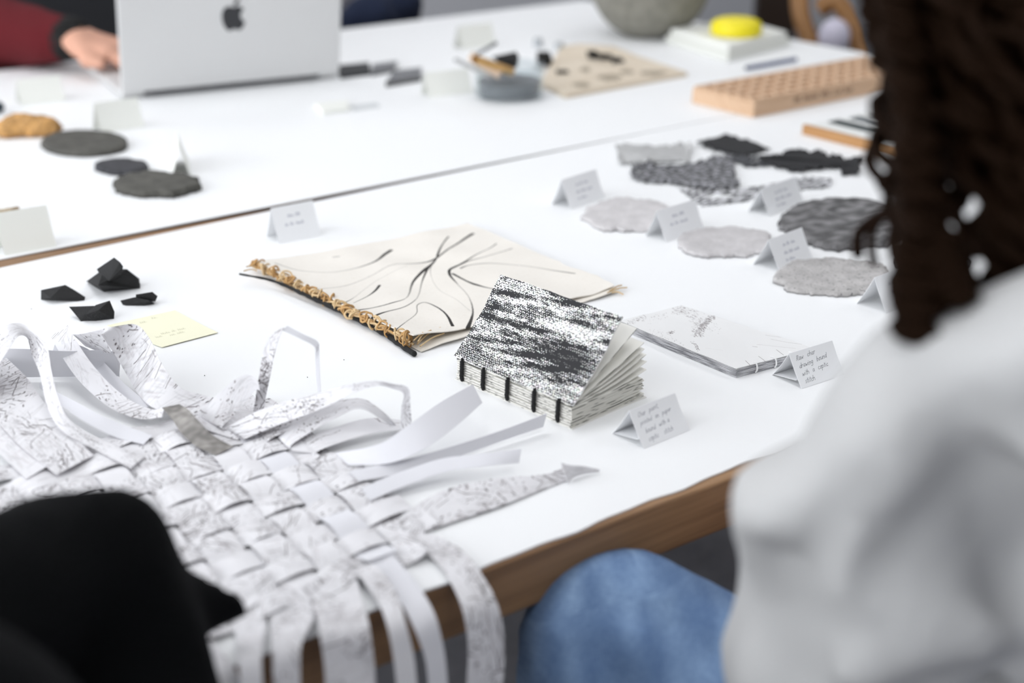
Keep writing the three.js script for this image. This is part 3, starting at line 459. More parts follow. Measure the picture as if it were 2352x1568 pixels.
ragged('dark grey smudged torn paper with holes', [[1450, 388], [1470, 380], [1560, 386], [1610, 376], [1640, 360], [1680, 366], [1688, 402], [1700, 432], [1640, 440], [1580, 432], [1540, 424], [1480, 422], [1452, 412]], S(0xffffff, .95, { map: smudge(46, 176) }), .0015, 3, { holes: [[1466, 398, 6, 5], [1498, 400, 5, 3]], y: .001 });
ragged('small black leaf-shaped torn paper', [[1598, 335], [1640, 322], [1668, 314], [1720, 330], [1768, 345], [1740, 354], [1710, 362], [1650, 350]], S(0x2c2c2e, .95), .0015, 3, { curl: .007 });
ragged('thin dark grey link of torn paper between the two black pieces', [[1660, 356], [1706, 362], [1760, 366], [1770, 384], [1720, 386], [1690, 376]], S(0x4b4c50, .95), .001, 4, { holes: [[1735, 372, 9, 4]] });
ragged('long black torn paper with a forked tail', [[1740, 368], [1790, 360], [1830, 350], [1870, 356], [1886, 348], [1900, 362], [1950, 368], [1992, 370], [1975, 380], [1970, 402], [1938, 408], [1925, 388], [1880, 392], [1830, 398], [1780, 388]], S(0x2a2a2c, .95), .0015, 4, { curl: .007 });
ragged('torn paper with broken black brush strokes lying flat', [[1556, 436], [1600, 430], [1690, 436], [1780, 424], [1850, 408], [1910, 412], [1905, 432], [1850, 436], [1760, 440], [1720, 462], [1612, 476], [1585, 456]], S(0xffffff, .9, { map: dataTex(512, 512, (u, v) => { const n = N2(u * 8, v * 42) + .5 * N2(u * 30, v * 60), g = n > -.08 ? 62 : 238; return [g, g, g * 1.02]; }) }), .0006, 3, { curl: .001, holes: [[1650, 452, 34, 5], [1810, 424, 30, 4]] });

// ---------------------------------------------------------------- woven paper strips
{
  const g = thing('woven_paper', 'loose weave of white paper strips marked with charcoal, tails curling over the table edge', 'woven paper', V(.3, TOP, -.8));
  const R3 = (list) => { const a = list.map((x) => x[0]), b = list.map((x) => x[1]), ca = new THREE.CatmullRomCurve3(a, false, 'centripetal'), cb = new THREE.CatmullRomCurve3(b, false, 'centripetal'); return [ca, cb]; };
  function strip(pairs, mat, label, seg) {                      // pairs of edge points along the strip
    const [ca, cb] = R3(pairs), n = seg ?? Math.max(24, pairs.length * 6); let L = 0; const mid = []; for (let i = 0; i <= n; i++) mid.push(ca.getPoint(i / n).lerp(cb.getPoint(i / n), .5));
    const acc = [0]; for (let i = 1; i <= n; i++) acc.push(L += mid[i].distanceTo(mid[i - 1]));
    const u0 = rnd() * 3, v0 = Math.floor(rnd() * 11) * .08 + .1, w = pairs[0][0].distanceTo(pairs[0][1]);
    const f = (s, t) => { const a = ca.getPoint(s), b = cb.getPoint(s); return a.lerp(b, t); };
    const lenAt = (s) => acc[Math.round(s * n)];
    const geo = sheet(f, n, 4, .0003, (s, t, side) => side > 0 ? [u0 + lenAt(s) * 3.2, v0 + t * w * 3.2] : [u0 + 1.37 + lenAt(s) * 3.2, v0 + (1 - t) * w * 3.2], null);
    return part('paper_strip', geo, mat, g, label);
  }
  // points over the front edge hang on an upright plane just clear of the board
  const X = ([u, v, h]) => { if (h >= 0) return P(u, v, h); const d = ray(u, v), zp = -.6 + .02 * clamp(-h * 14, 0, 1); return CAM.clone().addScaledVector(d, zp / d.z); };
  const W = (a, b) => [X(a), X(b)];
  const mats = [M.stripHeavy, M.stripLight, M.stripLight, M.stripHeavy, M.stripPlain];
  // the weave: strips along the table (rows) and across it (columns)
  const pitch = .0268, rowZ = (k) => -.668 - k * pitch, colX = (k) => .432 - k * pitch, skew = .09, rot = -.012;
  const M2 = (x, z, h) => V(x + (z + .66) * -skew * -1 * -1, TOP + h, z + (x - .4) * rot);
  const wave = (i, j, over) => ((i + j) % 2 === over ? 1 : -1);
  const rowTail = { 0: [[[905, 1205, .004], [935, 1240, .003]], [[1010, 1130, .005], [1020, 1205, .002]], [[1130, 1100, .007], [1140, 1165, .002]], [[1255, 1088, .006], [1262, 1118, .001]], [[1300, 1070, .003], [1310, 1100, .001]]],
    2: [[[830, 1120, .007], [850, 1150, .005]], [[930, 1080, .01], [945, 1110, .007]], [[1020, 1052, .014], [1030, 1082, .01]], [[1110, 1042, .016], [1115, 1070, .012]], [[1198, 1030, .018], [1192, 1063, .01]]],
    3: [[[800, 1082, .008], [825, 1105, .006]], [[950, 1050, .011], [965, 1078, .004]], [[1060, 1018, .012], [1070, 1042, .003]], [[1160, 985, .014], [1165, 1008, .004]], [[1256, 949, .016], [1248, 980, .005]]],
    4: [[[770, 1040, .008], [800, 1068, .006]], [[870, 1020, .018], [900, 1062, .012]], [[940, 975, .026], [975, 1030, .018]], [[1010, 925, .03], [1045, 980, .02]], [[1086, 882, .03], [1108, 925, .02]]],
    5: [[[700, 1010, .006], [720, 1045, .005]], [[760, 985, .01], [800, 1010, .008]], [[850, 960, .012], [880, 990, .008]], [[930, 965, .006], [950, 985, .004]]],
    6: [[[640, 1005, .006], [665, 1030, .006]], [[700, 955, .016], [725, 985, .014]], [[765, 925, .026], [770, 960, .02]], [[830, 915, .03], [825, 938, .026]], [[880, 945, .02], [872, 960, .018]], [[918, 985, .004], [905, 985, .002]]],
    7: [[[590, 990, .006], [615, 1015, .006]], [[665, 950, .012], [690, 975, .012]], [[735, 915, .022], [745, 940, .02]], [[775, 912, .026], [775, 925, .025]], [[800, 922, .022], [792, 930, .022]]],
    8: [[[520, 985, .006], [560, 1010, .006]], [[600, 940, .02], [640, 975, .016]], [[720, 905, .036], [735, 940, .03]], [[820, 880, .05], [830, 895, .046]], [[868, 875, .055], [872, 885, .052]], [[905, 882, .052], [904, 893, .048]], [[936, 889, .05], [926, 902, .045]], [[942, 930, .034], [922, 935, .03]], [[946, 985, .01], [920, 985, .006]]],
    9: [[[455, 955, .008], [510, 985, .008]], [[500, 906, .026], [535, 955, .012]], [[545, 868, .04], [568, 918, .024]], [[574, 860, .043], [588, 895, .032]], [[594, 878, .038], [597, 896, .032]]] };
  for (let k = 0; k < 11; k++) {
    const hw = rr(.0108, .0132), z = rowZ(k), st = [], dz = rr(-.0015, .0015);
    for (let i = -1; i <= 15; i++) { const x = .02 + i * pitch + .012, h = .0034 + .0019 * wave(15 - i, k, 0) + .0014 * N2(i * .7, k * .9); st.push([M2(x, z + dz - hw, h + .0006 * N2(i, k * 3)), M2(x, z + dz + hw, h + .0006 * N2(i + 9, k * 3))]); }
    const blank = [2, 3, 4].includes(k);
    if (blank) { st.push([M2(.455, z - hw, .004), M2(.455, z + hw, .004)]); strip(rowTail[k].map((p) => W(...p)), M.stripPlain, 'blank paper tail', 40); }
    else if (rowTail[k]) rowTail[k].forEach((p) => st.push(W(...p))); else if (k < 10) st.push([M2(.46, z - hw, .004), M2(.46, z + hw, .004)]);
    strip(st, mats[k % 4], null, 110);
  }
  // columns: their near ends fall over the front edge
  const colTail = { 0: [[[905, 1245, .003], [985, 1225, .004]], [[985, 1275, .004], [1060, 1262, .005]], [[1030, 1330, .002], [1105, 1315, .004]], [[1062, 1400, -.008], [1140, 1380, -.006]], [[1075, 1480, -.04], [1158, 1460, -.035]], [[1070, 1600, -.1], [1155, 1590, -.1]]],
    1: [[[850, 1290, .004], [905, 1270, .005]], [[905, 1360, .004], [955, 1335, .005]], [[950, 1440, -.01], [1000, 1415, -.008]], [[978, 1520, -.045], [1020, 1495, -.04]], [[985, 1610, -.09], [1030, 1600, -.09]]],
    2: [[[800, 1310, .006], [850, 1295, .006]], [[860, 1370, .007], [905, 1350, .007]], [[890, 1440, -.006], [930, 1425, -.004]], [[905, 1520, -.04], [950, 1505, -.036]], [[915, 1620, -.09], [960, 1610, -.09]]],
    3: [[[690, 1345, .005], [800, 1300, .006]], [[720, 1400, .004], [830, 1370, .005]], [[735, 1460, -.006], [850, 1450, -.004]], [[745, 1530, -.035], [860, 1530, -.03]], [[750, 1640, -.09], [862, 1640, -.09]]],
    4: [[[610, 1375, .005], [690, 1350, .006]], [[620, 1430, .004], [720, 1410, .004]], [[625, 1500, -.012], [690, 1490, -.01]], [[628, 1580, -.05], [690, 1580, -.045]], [[630, 1660, -.09], [692, 1660, -.09]]],
    5: [[[530, 1400, .004], [600, 1380, .005]], [[540, 1450, .003], [610, 1430, .004]], [[548, 1520, -.012], [600, 1510, -.01]], [[555, 1620, -.06], [606, 1620, -.06]]] };
  for (let k = 0; k < 15; k++) {
    const hw = rr(.0108, .0132), x = colX(k), st = [], dx = rr(-.0015, .0015), far = [10, 8, 10, 9, 10][k % 5];
    for (let j = far; j >= 0; j--) { const z = rowZ(j), h = .0034 + .0019 * wave(k, j, 1) + .0014 * N2(k * .8 + 30, j * .7); st.push([M2(x + dx - hw, z, h), M2(x + dx + hw, z, h)]); }
    if (colTail[k]) colTail[k].forEach((p) => st.push(W(...p))); else { for (const [z, h] of [[-.64, .003], [-.625, .003], [-.612, -.004], [-.602, -.03], [-.6, -.09]]) st.push([M2(x - hw, z, h), M2(x + hw, z, h)]); }
    strip(st, k === 1 ? M.stripPlain : mats[(k * 3 + 3) % 4], null, 96);
  }
  // loose arching tails at the far side of the weave
  strip([W([-90, 900, .0], [-60, 960, .0]), W([-40, 790, .045], [-10, 850, .04]), W([10, 748, .06], [22, 800, .05]), W([45, 742, .06], [42, 772, .055]), W([85, 765, .055], [62, 775, .05]), W([108, 795, .05], [72, 810, .04]), W([118, 850, .04], [92, 860, .035]), W([136, 920, .03], [108, 930, .025]), W([160, 965, .02], [138, 985, .016]), W([235, 1010, .01], [215, 1030, .008]), W([330, 1050, .006], [300, 1075, .006])], M.stripHeavy);
  strip([W([-60, 800, .03], [-60, 868, .004]), W([60, 801, .03], [60, 866, .004]), W([150, 806, .03], [150, 865, .004]), W([262, 808, .026], [272, 864, .004]), W([276, 830, .016], [274, 866, .004])], M.stripPlain, 'blank white paper strip standing on edge');
  strip([W([168, 768, .035], [196, 795, .022]), W([190, 766, .045], [225, 805, .026]), W([218, 760, .05], [255, 808, .03]), W([262, 750, .052], [232, 768, .05]), W([312, 745, .05], [262, 812, .03]), W([342, 775, .044], [290, 858, .014]), W([372, 835, .032], [318, 905, .01]), W([415, 890, .018], [350, 935, .01]), W([470, 908, .011], [395, 950, .009]), W([540, 925, .008], [470, 985, .007]), W([600, 960, .005], [545, 1010, .005])], M.stripHeavy, 'wide arched paper strip with dense scratches');
  strip([W([152, 740, .04], [118, 775, .03]), W([175, 782, .034], [140, 815, .024]), W([215, 840, .026], [180, 872, .016]), W([262, 890, .018], [225, 915, .01]), W([305, 922, .012], [270, 945, .007]), W([352, 940, .009], [325, 962, .007]), W([378, 935, .012], [372, 958, .01])], M.stripLight);
  strip([W([15, 822, .022], [-70, 850, .02]), W([62, 868, .018], [-40, 920, .016]), W([98, 920, .014], [0, 975, .012]), W([150, 985, .012], [60, 1035, .01]), W([215, 1045, .007], [130, 1090, .006])], M.stripHeavy);
  strip([W([15, 930, .012], [-60, 975, .01]), W([80, 985, .01], [0, 1040, .008]), W([150, 1045, .008], [60, 1100, .006])], M.stripLight);
  strip([W([90, 880, .01], [92, 892, .008]), W([170, 920, .012], [160, 945, .008]), W([235, 955, .012], [225, 985, .008]), W([290, 978, .008], [270, 1005, .006]), W([350, 1000, .006], [330, 1020, .006])], M.stripPlain);
  strip([W([130, 778, .03], [118, 815, .012]), W([200, 800, .022], [190, 850, .006]), W([285, 880, .012], [265, 912, .004]), W([345, 930, .008], [320, 955, .006])], M.stripPlain);
  strip([W([412, 928, .02], [372, 936, .018]), W([432, 940, .02], [395, 962, .014]), W([455, 965, .018], [415, 992, .01]), W([490, 1000, .012], [448, 1022, .008]), W([535, 1025, .007], [495, 1045, .006])], M.stripRubbed, 'paper strip rubbed all over with brownish grey charcoal');
  strip([W([604, 950, .004], [582, 946, .004]), W([612, 905, .022], [588, 905, .022]), W([621, 862, .04], [596, 858, .04]), W([630, 815, .058], [606, 806, .058]), W([642, 772, .074], [622, 772, .072]), W([652, 752, .08], [642, 756, .078])], M.stripHeavy, 'upright paper strip forming a tall loop', 30);
  strip([W([648, 758, .078], [660, 748, .08]), W([690, 778, .072], [698, 768, .074]), W([722, 796, .066], [730, 785, .068]), W([725, 812, .062], [733, 800, .064])], M.stripPlain, null, 20);
  strip([W([724, 795, .066], [733, 788, .068]), W([726, 850, .045], [734, 850, .046]), W([731, 905, .024], [737, 905, .025]), W([736, 960, .008], [741, 960, .009])], M.stripPlain, null, 20);
  strip([W([1288, 1062, .014], [1305, 1112, .001]), W([1310, 1068, .012], [1318, 1096, .001]), W([1340, 1070, .008], [1345, 1088, .001]), W([1378, 1078, .003], [1376, 1084, .001])], M.stripLight, 'short curled paper end');
}

// ---------------------------------------------------------------- things on the far table
{ // laptop, its back to us
  const A = P(280, 230), B = P(778, 180), dir = B.clone().sub(A).setY(0).normalize(), back = V(0, 1, 0).cross(dir), w = A.distanceTo(B), dp = .245, g = thing('laptop', 'silver laptop standing open with its back turned and a dark apple emblem', 'laptop', A.clone().lerp(B, .5));
  const c = A.clone().lerp(B, .5), ang = Math.atan2(-dir.z, dir.x), m = new THREE.Matrix4().makeRotationY(ang).setPosition(c);      // local x along the hinge, -z towards the keyboard side
  const put = (geo) => geo.applyMatrix4(m);
  part('base', put(box(w, .012, dp, 0, .008, -dp / 2 - .004, .005)), M.alu, g);
  for (const [a, b] of [[-1, -1], [1, -1], [-1, 1], [1, 1]]) part('foot', put(new THREE.CylinderGeometry(.008, .008, .002, 12).translate(a * (w / 2 - .03), .001, -dp / 2 + b * (dp / 2 - .03))), S(0x222222), g);
  const kb = part('keyboard', put(box(w * .8, .001, .105, 0, .0143, -.082, .0004)), S(0x2a2224, .6), g, 'black keyboard well');
  for (let r = 0; r < 6; r++) for (let k = 0; k < 14; k++) part('key', put(box(w * .8 / 14 - .0028, .0014, .0145, -w * .4 + w * .8 / 14 * (k + .5), .0152, -.035 - r * .0175, .0006)), S(0x1a1718, .55), kb);
  part('touchpad', put(box(.15, .0006, .085, 0, .0143, -.195, .0002)), M.alu, g);
  const tilt = THREE.MathUtils.degToRad(12), lm = new THREE.Matrix4().makeRotationX(tilt), lid = (geo) => put(geo.applyMatrix4(lm).translate(0, .01, .002));
  const hh = .245;
  part('lid', lid(box(w, hh, .0055, 0, hh / 2, 0, .0026)), M.alu, g);
  part('screen', lid(new THREE.PlaneGeometry(w - .014, hh - .02).rotateY(Math.PI).translate(0, hh / 2 + .004, -.0029)), S(0x101214, .15), g);
  part('hinge', put(new THREE.CylinderGeometry(.006, .006, w * .8, 12).rotateZ(Math.PI / 2).translate(0, .011, -.001)), S(0x55565a, .5, { metalness: .6 }), g);
  // emblem: bitten fruit with a leaf
  const sh = new THREE.Shape(); sh.moveTo(0, .42); sh.bezierCurveTo(-.12, .5, -.5, .56, -.5, .08); sh.bezierCurveTo(-.5, -.25, -.32, -.56, -.18, -.56); sh.bezierCurveTo(-.1, -.56, -.06, -.5, .02, -.5); sh.bezierCurveTo(.1, -.5, .14, -.56, .22, -.56); sh.bezierCurveTo(.32, -.56, .44, -.36, .48, -.22); sh.bezierCurveTo(.24, -.12, .22, .2, .43, .3); sh.bezierCurveTo(.34, .46, .12, .5, 0, .42);
  const lf = new THREE.Shape(); lf.moveTo(.0, .5); lf.bezierCurveTo(.0, .66, .1, .78, .26, .8); lf.bezierCurveTo(.26, .62, .14, .5, .0, .5);
  const ex = (s2) => new THREE.ExtrudeGeometry(s2, { depth: .02, bevelEnabled: false, curveSegments: 10 }).scale(.038, .038, .02);
  part('emblem', lid(merge([ex(sh), ex(lf)]).translate(.0, hh * .445, .0029)), S(0x3b3c3f, .35, { metalness: .5 }), g, 'dark bitten apple emblem');
}
// dark flat slabs near the laptop
const slate = PM({ color: 0x1b1c1f, roughness: .12, ior: 1.7, clearcoat: 1, clearcoatRoughness: .08 });
const flatSlab = (label, corners, th, mat) => solo('slate_slab', label, 'slab', slab(corners.map(([u, v]) => P(u, v)), TOP, th, { bevel: .001 }), mat, 'dark slabs beside the laptop');
flatSlab('dull dark grey slab touching the laptop lid', [[783, 182], [852, 173], [848, 150], [770, 158]], .006, S(0x2b2c2f, .6));
flatSlab('polished black slab beside the dull grey slab', [[853, 176], [908, 165], [914, 148], [856, 156]], .007, slate);
flatSlab('polished black slab lying apart nearer the cream tent card', [[886, 201], [967, 187], [970, 166], [905, 174]], .009, slate);
solo('paper_pad', 'small cream block of paper lying flat in front of the laptop', 'paper pad', slab([P(722, 246), P(800, 238), P(802, 256), P(742, 264)], TOP, .006, { bevel: .001 }), M.offcard);
solo('paper_slip', 'thin pale grey slip lying beside the cream paper block', 'paper slip', slab([P(805, 246), P(866, 238), P(872, 246), P(812, 255)], TOP, .002), S(0xd9dcde, .8));
// golden lump, dry twigs
{ const c = P(68, 302), f = (p) => { let d = 9; for (const [u, v, r] of [[14, 296, .0155], [38, 290, .017], [66, 288, .0185], [95, 291, .0165], [118, 294, .0135]]) { const q = P(u, v, r * .75); d = smin(d, Math.hypot(p.x - q.x, (p.y - q.y) * 1.1, p.z - q.z) - r, .012); } return Math.max(d + .003 * N3(p.x * 90, p.y * 90, p.z * 90), TOP + .0005 - p.y); };
  solo('golden_lump', 'knobbly golden brown lump beside the olive grey clay disc', 'lump', field(f, V(c.x - .1, TOP - .01, c.z - .08), V(c.x + .1, TOP + .06, c.z + .1), .004, 6), S(0xffffff, .7, { map: grey(150, 235, false, [1, .76, .46]) })); }
{ const g = thing('twig_bundle', 'small bundle of dry beige twigs behind the large blank tent card', 'twigs', P(20, 500)); for (let k = 0; k < 12; k++) { const u = rr(-20, 62), v = rr(482, 496); part('twig', tube([P(u - 18, v + rr(0, 6), .003), P(u, v, .01 + rr(0, .012)), P(u + 16, v + rr(-6, 3), .004 + rr(0, .006))], rr(.0015, .003), 10, 5), S(k % 2 ? 0xcabb9f : 0xb09a7a, .9), g); } }
solo('dark_pebble', 'small dark blue grey pebble beside the golden lump', 'pebble', new THREE.SphereGeometry(.011, 16, 10).scale(1, .8, 1).translate(...P(-7, 246, .0088).toArray()), S(0x2c3a44, .5));
// glass jar with tools, charcoal
{
  const c = P(1170, 222), r = .054, jar = thing('glass_jar', 'low clear glass jar dusted with grey charcoal holding wooden tools', 'jar', c);
  part('glass_wall', new THREE.LatheGeometry([[0, .001], [r * .9, .001], [r, .006], [r, .05], [r - .0025, .05], [r - .003, .008], [r * .85, .0045], [0, .0045]].map(([a, b]) => new THREE.Vector2(a, b)), 48).translate(c.x, TOP, c.z), M.glass, jar);
  const cyl = new THREE.CylinderGeometry(r * .9, r * .84, .02, 40).translate(c.x, TOP + .016, c.z);
  solo('charcoal_powder', 'grey charcoal dust filling the glass jar', 'charcoal dust', cyl, S(0xffffff, .95, { map: grey(84, 176, false, [1, 1, 1.02]) }));
  const st = (name, label, a, b, rad, mat) => solo(name, label, 'tool', tube([P(...a), P((a[0] + b[0]) / 2, (a[1] + b[1]) / 2, (a[2] + b[2]) / 2), P(...b)], rad, 8, 8), mat);
  st('wooden_stick', 'tan wooden stick leaning across the glass jar', [1090, 135, .075], [1176, 165, .045], .0065, S(0xcfa468, .7));
  st('wooden_stick', 'pale wooden stick resting on the rim of the glass jar', [1080, 128, .07], [1150, 172, .044], .008, S(0xddc8b4, .7));
  st('grey_pencil', 'dark grey pencil poking out of the glass jar', [1138, 100, .09], [1095, 125, .05], .003, S(0x6c6e74, .5));
  st('grey_pencil', 'grey pencil with a dark tip reaching past the jar rim', [1046, 137, .06], [1130, 178, .045], .0035, S(0x9a9a9a, .5));
  const lumpIn = (label, pts) => solo('charcoal_chunk', label, 'charcoal', merge([hull(pts)]), M.charcoal, 'charcoal chunks by the jar');
  lumpIn('black charcoal chunk standing in the glass jar between the sticks', [[1130, 130, .06], [1185, 118, .075], [1192, 130, .07], [1182, 150, .055], [1170, 148, .05], [1150, 138, .058], [1160, 160, .04], [1188, 155, .042]]);
  lumpIn('black charcoal chunk beside the wooden board behind the jar', [[1234, 118, .03], [1262, 118, .03], [1272, 150, 0], [1234, 146, 0], [1232, 128, .026], [1268, 132, .02], [1250, 152, 0]]);
  lumpIn('flat black charcoal chunk lying inside the glass jar', [[1130, 163, .046], [1160, 158, .05], [1172, 168, .04], [1132, 170, .038], [1150, 173, .037]]);
}
{ // worn wooden board with smudges and charcoal
  const pts = [[1299, 227], [1578, 176], [1470, 140], [1410, 116], [1330, 110], [1288, 116], [1268, 150], [1242, 200]].map(([u, v]) => P(u, v)), g = thing('wooden_board', 'pale wooden board smudged with charcoal behind the glass jar', 'board', P(1390, 170));
  part('board', slab(pts, TOP, .008, { bevel: .001 }), S(0xffffff, .7, { map: (() => { const t = woodTex([216, 200, 178], [236, 224, 206]); return t; })() }), g);
  for (const [u, v, a, b] of [[1400, 178, 28, 7], [1345, 160, 12, 6], [1500, 168, 26, 6], [1335, 195, 20, 6], [1440, 165, 18, 5]]) { const o = []; for (let i = 0; i < 20; i++) { const q = i / 20 * 6.283, k = 1 + .4 * N2(Math.cos(q) * 2 + u, Math.sin(q) * 2); o.push(P(u + Math.cos(q) * a * k, v + Math.sin(q) * b * k, .008)); } part('smudge', slab(o, TOP + .008, .0004), S(0xa69a88, .9), g, 'grey brown charcoal smudge'); }
  const ch = (label, pts2) => solo('charcoal_chunk', label, 'charcoal', merge(pts2.map(hull)), M.charcoal, 'charcoal chunks by the jar');
  ch('row of joined black charcoal pieces on the wooden board', [[[1346, 118, .024], [1366, 114, .026], [1384, 130, .01], [1350, 132, .01], [1372, 136, .009]], [[1372, 122, .024], [1404, 124, .022], [1412, 138, .01], [1378, 138, .01]], [[1402, 128, .022], [1428, 132, .02], [1436, 142, .01], [1406, 146, .009]]]);
  ch('small dark charcoal piece on the board next to the jar', [[[1276, 160, .016], [1304, 160, .016], [1308, 168, .009], [1278, 170, .009]]]);
}
for (const [u, v, l] of [[1236, 92, 'small grey metal cap standing behind the charcoal chunk'], [1284, 102, 'small grey metal cap standing behind the wooden board']]) solo('metal_cap', l, 'cap', new THREE.CylinderGeometry(.008, .009, .016, 16).translate(...P(u, v + 6, .008).toArray()), S(0xb8bcc0, .4, { metalness: .5 }));
{ // stone bowl
  const c = P(1490, 80), pr = []; const R = .115; for (let k = 0; k <= 14; k++) { const a = lerp(-1.16, .12, k / 14); pr.push(new THREE.Vector2(R * Math.cos(a), R * Math.sin(a) + R * Math.sin(1.16) + .0)); } pr.unshift(new THREE.Vector2(0, .0)); const top = pr[pr.length - 1]; pr.push(new THREE.Vector2(top.x - .01, top.y + .002)); for (let k = 12; k >= 0; k--) { const a = lerp(-1.5, .1, k / 12); pr.push(new THREE.Vector2(Math.max(0, (R - .014) * Math.cos(a)), (R - .014) * Math.sin(a) + R * Math.sin(1.16) + .002)); }
  const geo = new THREE.LatheGeometry(pr, 56), p = geo.attributes.position, uv = geo.attributes.uv; for (let i = 0; i < p.count; i++) uv.setXY(i, uv.getX(i) * 3, uv.getY(i) * 1.5);
  solo('stone_bowl', 'rough round grey stone bowl standing at the end of the table', 'bowl', geo.translate(c.x, TOP, c.z), M.stone);
}
{ // stacked white pads with a yellow dome
  const A = P(1560, 118), z = A.z, x = A.x;
  const a = P(1672, 142), b = P(1812, 105), c2 = P(1690, 70), d = P(1532, 98), mk = (k, y, th) => { const cc = a.clone().add(b).add(c2).add(d).multiplyScalar(.25); return slab([a, b, c2, d].map((p) => p.clone().lerp(cc, k)), y, th, { bevel: .003 }); };
  solo('white_pad', 'lower thick white pad under the yellow dome', 'pad', mk(-.02, TOP, .014), S(0xe6e7e1, .85)); solo('white_pad', 'upper white pad carrying the yellow dome', 'pad', mk(.05, TOP + .0142, .012), S(0xf0f1ec, .85));
  const yc = P(1690, 80, .026); const pr = [[0, 0], [.04, 0], [.046, .008], [.045, .02], [.039, .026], [.024, .0305], [0, .031]].map(([r, h]) => new THREE.Vector2(r, h));
  solo('yellow_dome', 'bright yellow rounded lump on the white pads', 'lump', new THREE.LatheGeometry(new THREE.SplineCurve(pr).getPoints(30), 40).translate(yc.x, TOP + .0263, yc.z), S(0xf2e21e, .5));
}
solo('blue_pen', 'thin dark blue pen lying behind the carved wooden block', 'pen', tube([P(1714, 156, .004), P(1770, 146, .004), P(1828, 136, .004)], .0038, 10, 8), S(0x5a6488, .5));
{ // carved wooden block
  const A = P(1730, 271), L = .40, D = .128, H = .0265, g = thing('wooden_block', 'pale wooden block with rows of carved slots and burnt lettering on its side', 'wooden block', V(A.x + L / 2, TOP, A.z - D / 2));
  const wb = (w, h, d, x, y, z) => { const b = new RoundedBoxGeometry(w, h, d, 2, .0012), p = b.attributes.position, uv = b.attributes.uv; for (let i = 0; i < p.count; i++) uv.setXY(i, p.getX(i) * 1.2, (p.getZ(i) + p.getY(i)) * 4); return b.translate(x, y, z); };
  part('block', wb(L, H - .004, D, A.x + L / 2, TOP + (H - .004) / 2, A.z - D / 2), M.ply, g);
  // raised ribs between the carved slots
  for (let r = 0; r < 6; r++) part('rib', wb(L, .0045, .009, A.x + L / 2, TOP + H - .0022, A.z - .006 - r * .0228), M.ply, g);
  for (let r = 0; r < 5; r++) for (let k = 0; k < 15; k++) part('slot_divider', wb(.008, .0038, .0142, A.x + .008 + k * (L - .016) / 14, TOP + H - .0026, A.z - .0174 - r * .0228), M.ply, g);
  const lt = canvas(512, 64, null, (x) => { x.clearRect(0, 0, 512, 64); scrawl(x, 20, 48, 470, 40, '#5a3d2c'); });
  const lg = new THREE.PlaneGeometry(.15, .012).translate(A.x + .155, TOP + .014, A.z + .0003);
  part('burnt_lettering', lg, S(0xffffff, .8, { map: lt, alphaMap: null, transparent: true, alphaTest: .3 }), g, 'dark burnt lettering');
}
{ // wooden tray with dark strips
  const A = P(1850, 306), L = .3, D = .27, g = thing('wooden_tray', 'white panel with a wooden edge carrying dark painted strips', 'tray', V(A.x + L / 2, TOP, A.z + D / 2));
  part('panel', box(L, .012, D, A.x + L / 2, TOP + .006, A.z + D / 2, .001), S(0xeff0ee, .7), g);
  part('wooden_edge', box(.008, .0135, D, A.x - .004, TOP + .00675, A.z + D / 2, .001), S(0xffffff, .6, { map: woodTex([160, 112, 66], [206, 160, 108]) }), g);
  for (let k = 0; k < 5; k++) part('dark_strip', box(.022, .002, D - .02, A.x + .045 + k * .04, TOP + .013, A.z + D / 2 + .004 * k, .0008), S(k % 2 ? 0x5c6266 : 0x2a3638, .45), g);
}

// ---------------------------------------------------------------- people
const denim = S(0xffffff, .9, { map: dataTex(512, 512, (u, v) => { const n = .5 + .3 * N2(u * 6, v * 3) + .12 * N2(u * 120, v * 20) + .12 * N2(u * 20, v * 120); return [lerp(78, 146, n), lerp(106, 174, n), lerp(148, 208, n)]; }) });
const skin = S(0xd9a48c, .6), skinBrown = S(0xb98466, .6);
function headField(p, c, yawDir) {            // skull, jaw, nose, ears, brow and sockets; yawDir = facing direction
  const side = UPV.clone().cross(yawDir), q = p.clone().sub(c), f = q.dot(yawDir), s = q.dot(side), y = q.y, l = V(s, y, f);
  let d = ell(l, V(0, .02, -.01), .073, .092, .092); d = smin(d, ell(l, V(0, -.045, .03), .052, .06, .06), .04); d = smin(d, cap(l, V(0, .01, .085), V(0, -.022, .102), .008, .013), .012);
  for (const k of [-1, 1]) { d = smin(d, ell(l, V(k * .076, -.008, -.004), .01, .03, .018), .008); d = Math.max(d, -(ell(l, V(k * .031, .012, .092), .015, .01, .012))); d = Math.min(d, ell(l, V(k * .031, .012, .08), .012, .012, .012)); }
  d = smin(d, cap(l, V(-.02, -.058, .08), V(.02, -.058, .08), .008, .008), .008);
  return d;
}
const bones = (list, k) => (p) => { let d = 9; for (const [a, b, ra, rb] of list) d = smin(d, cap(p, a, b, ra, rb), k); return d; };
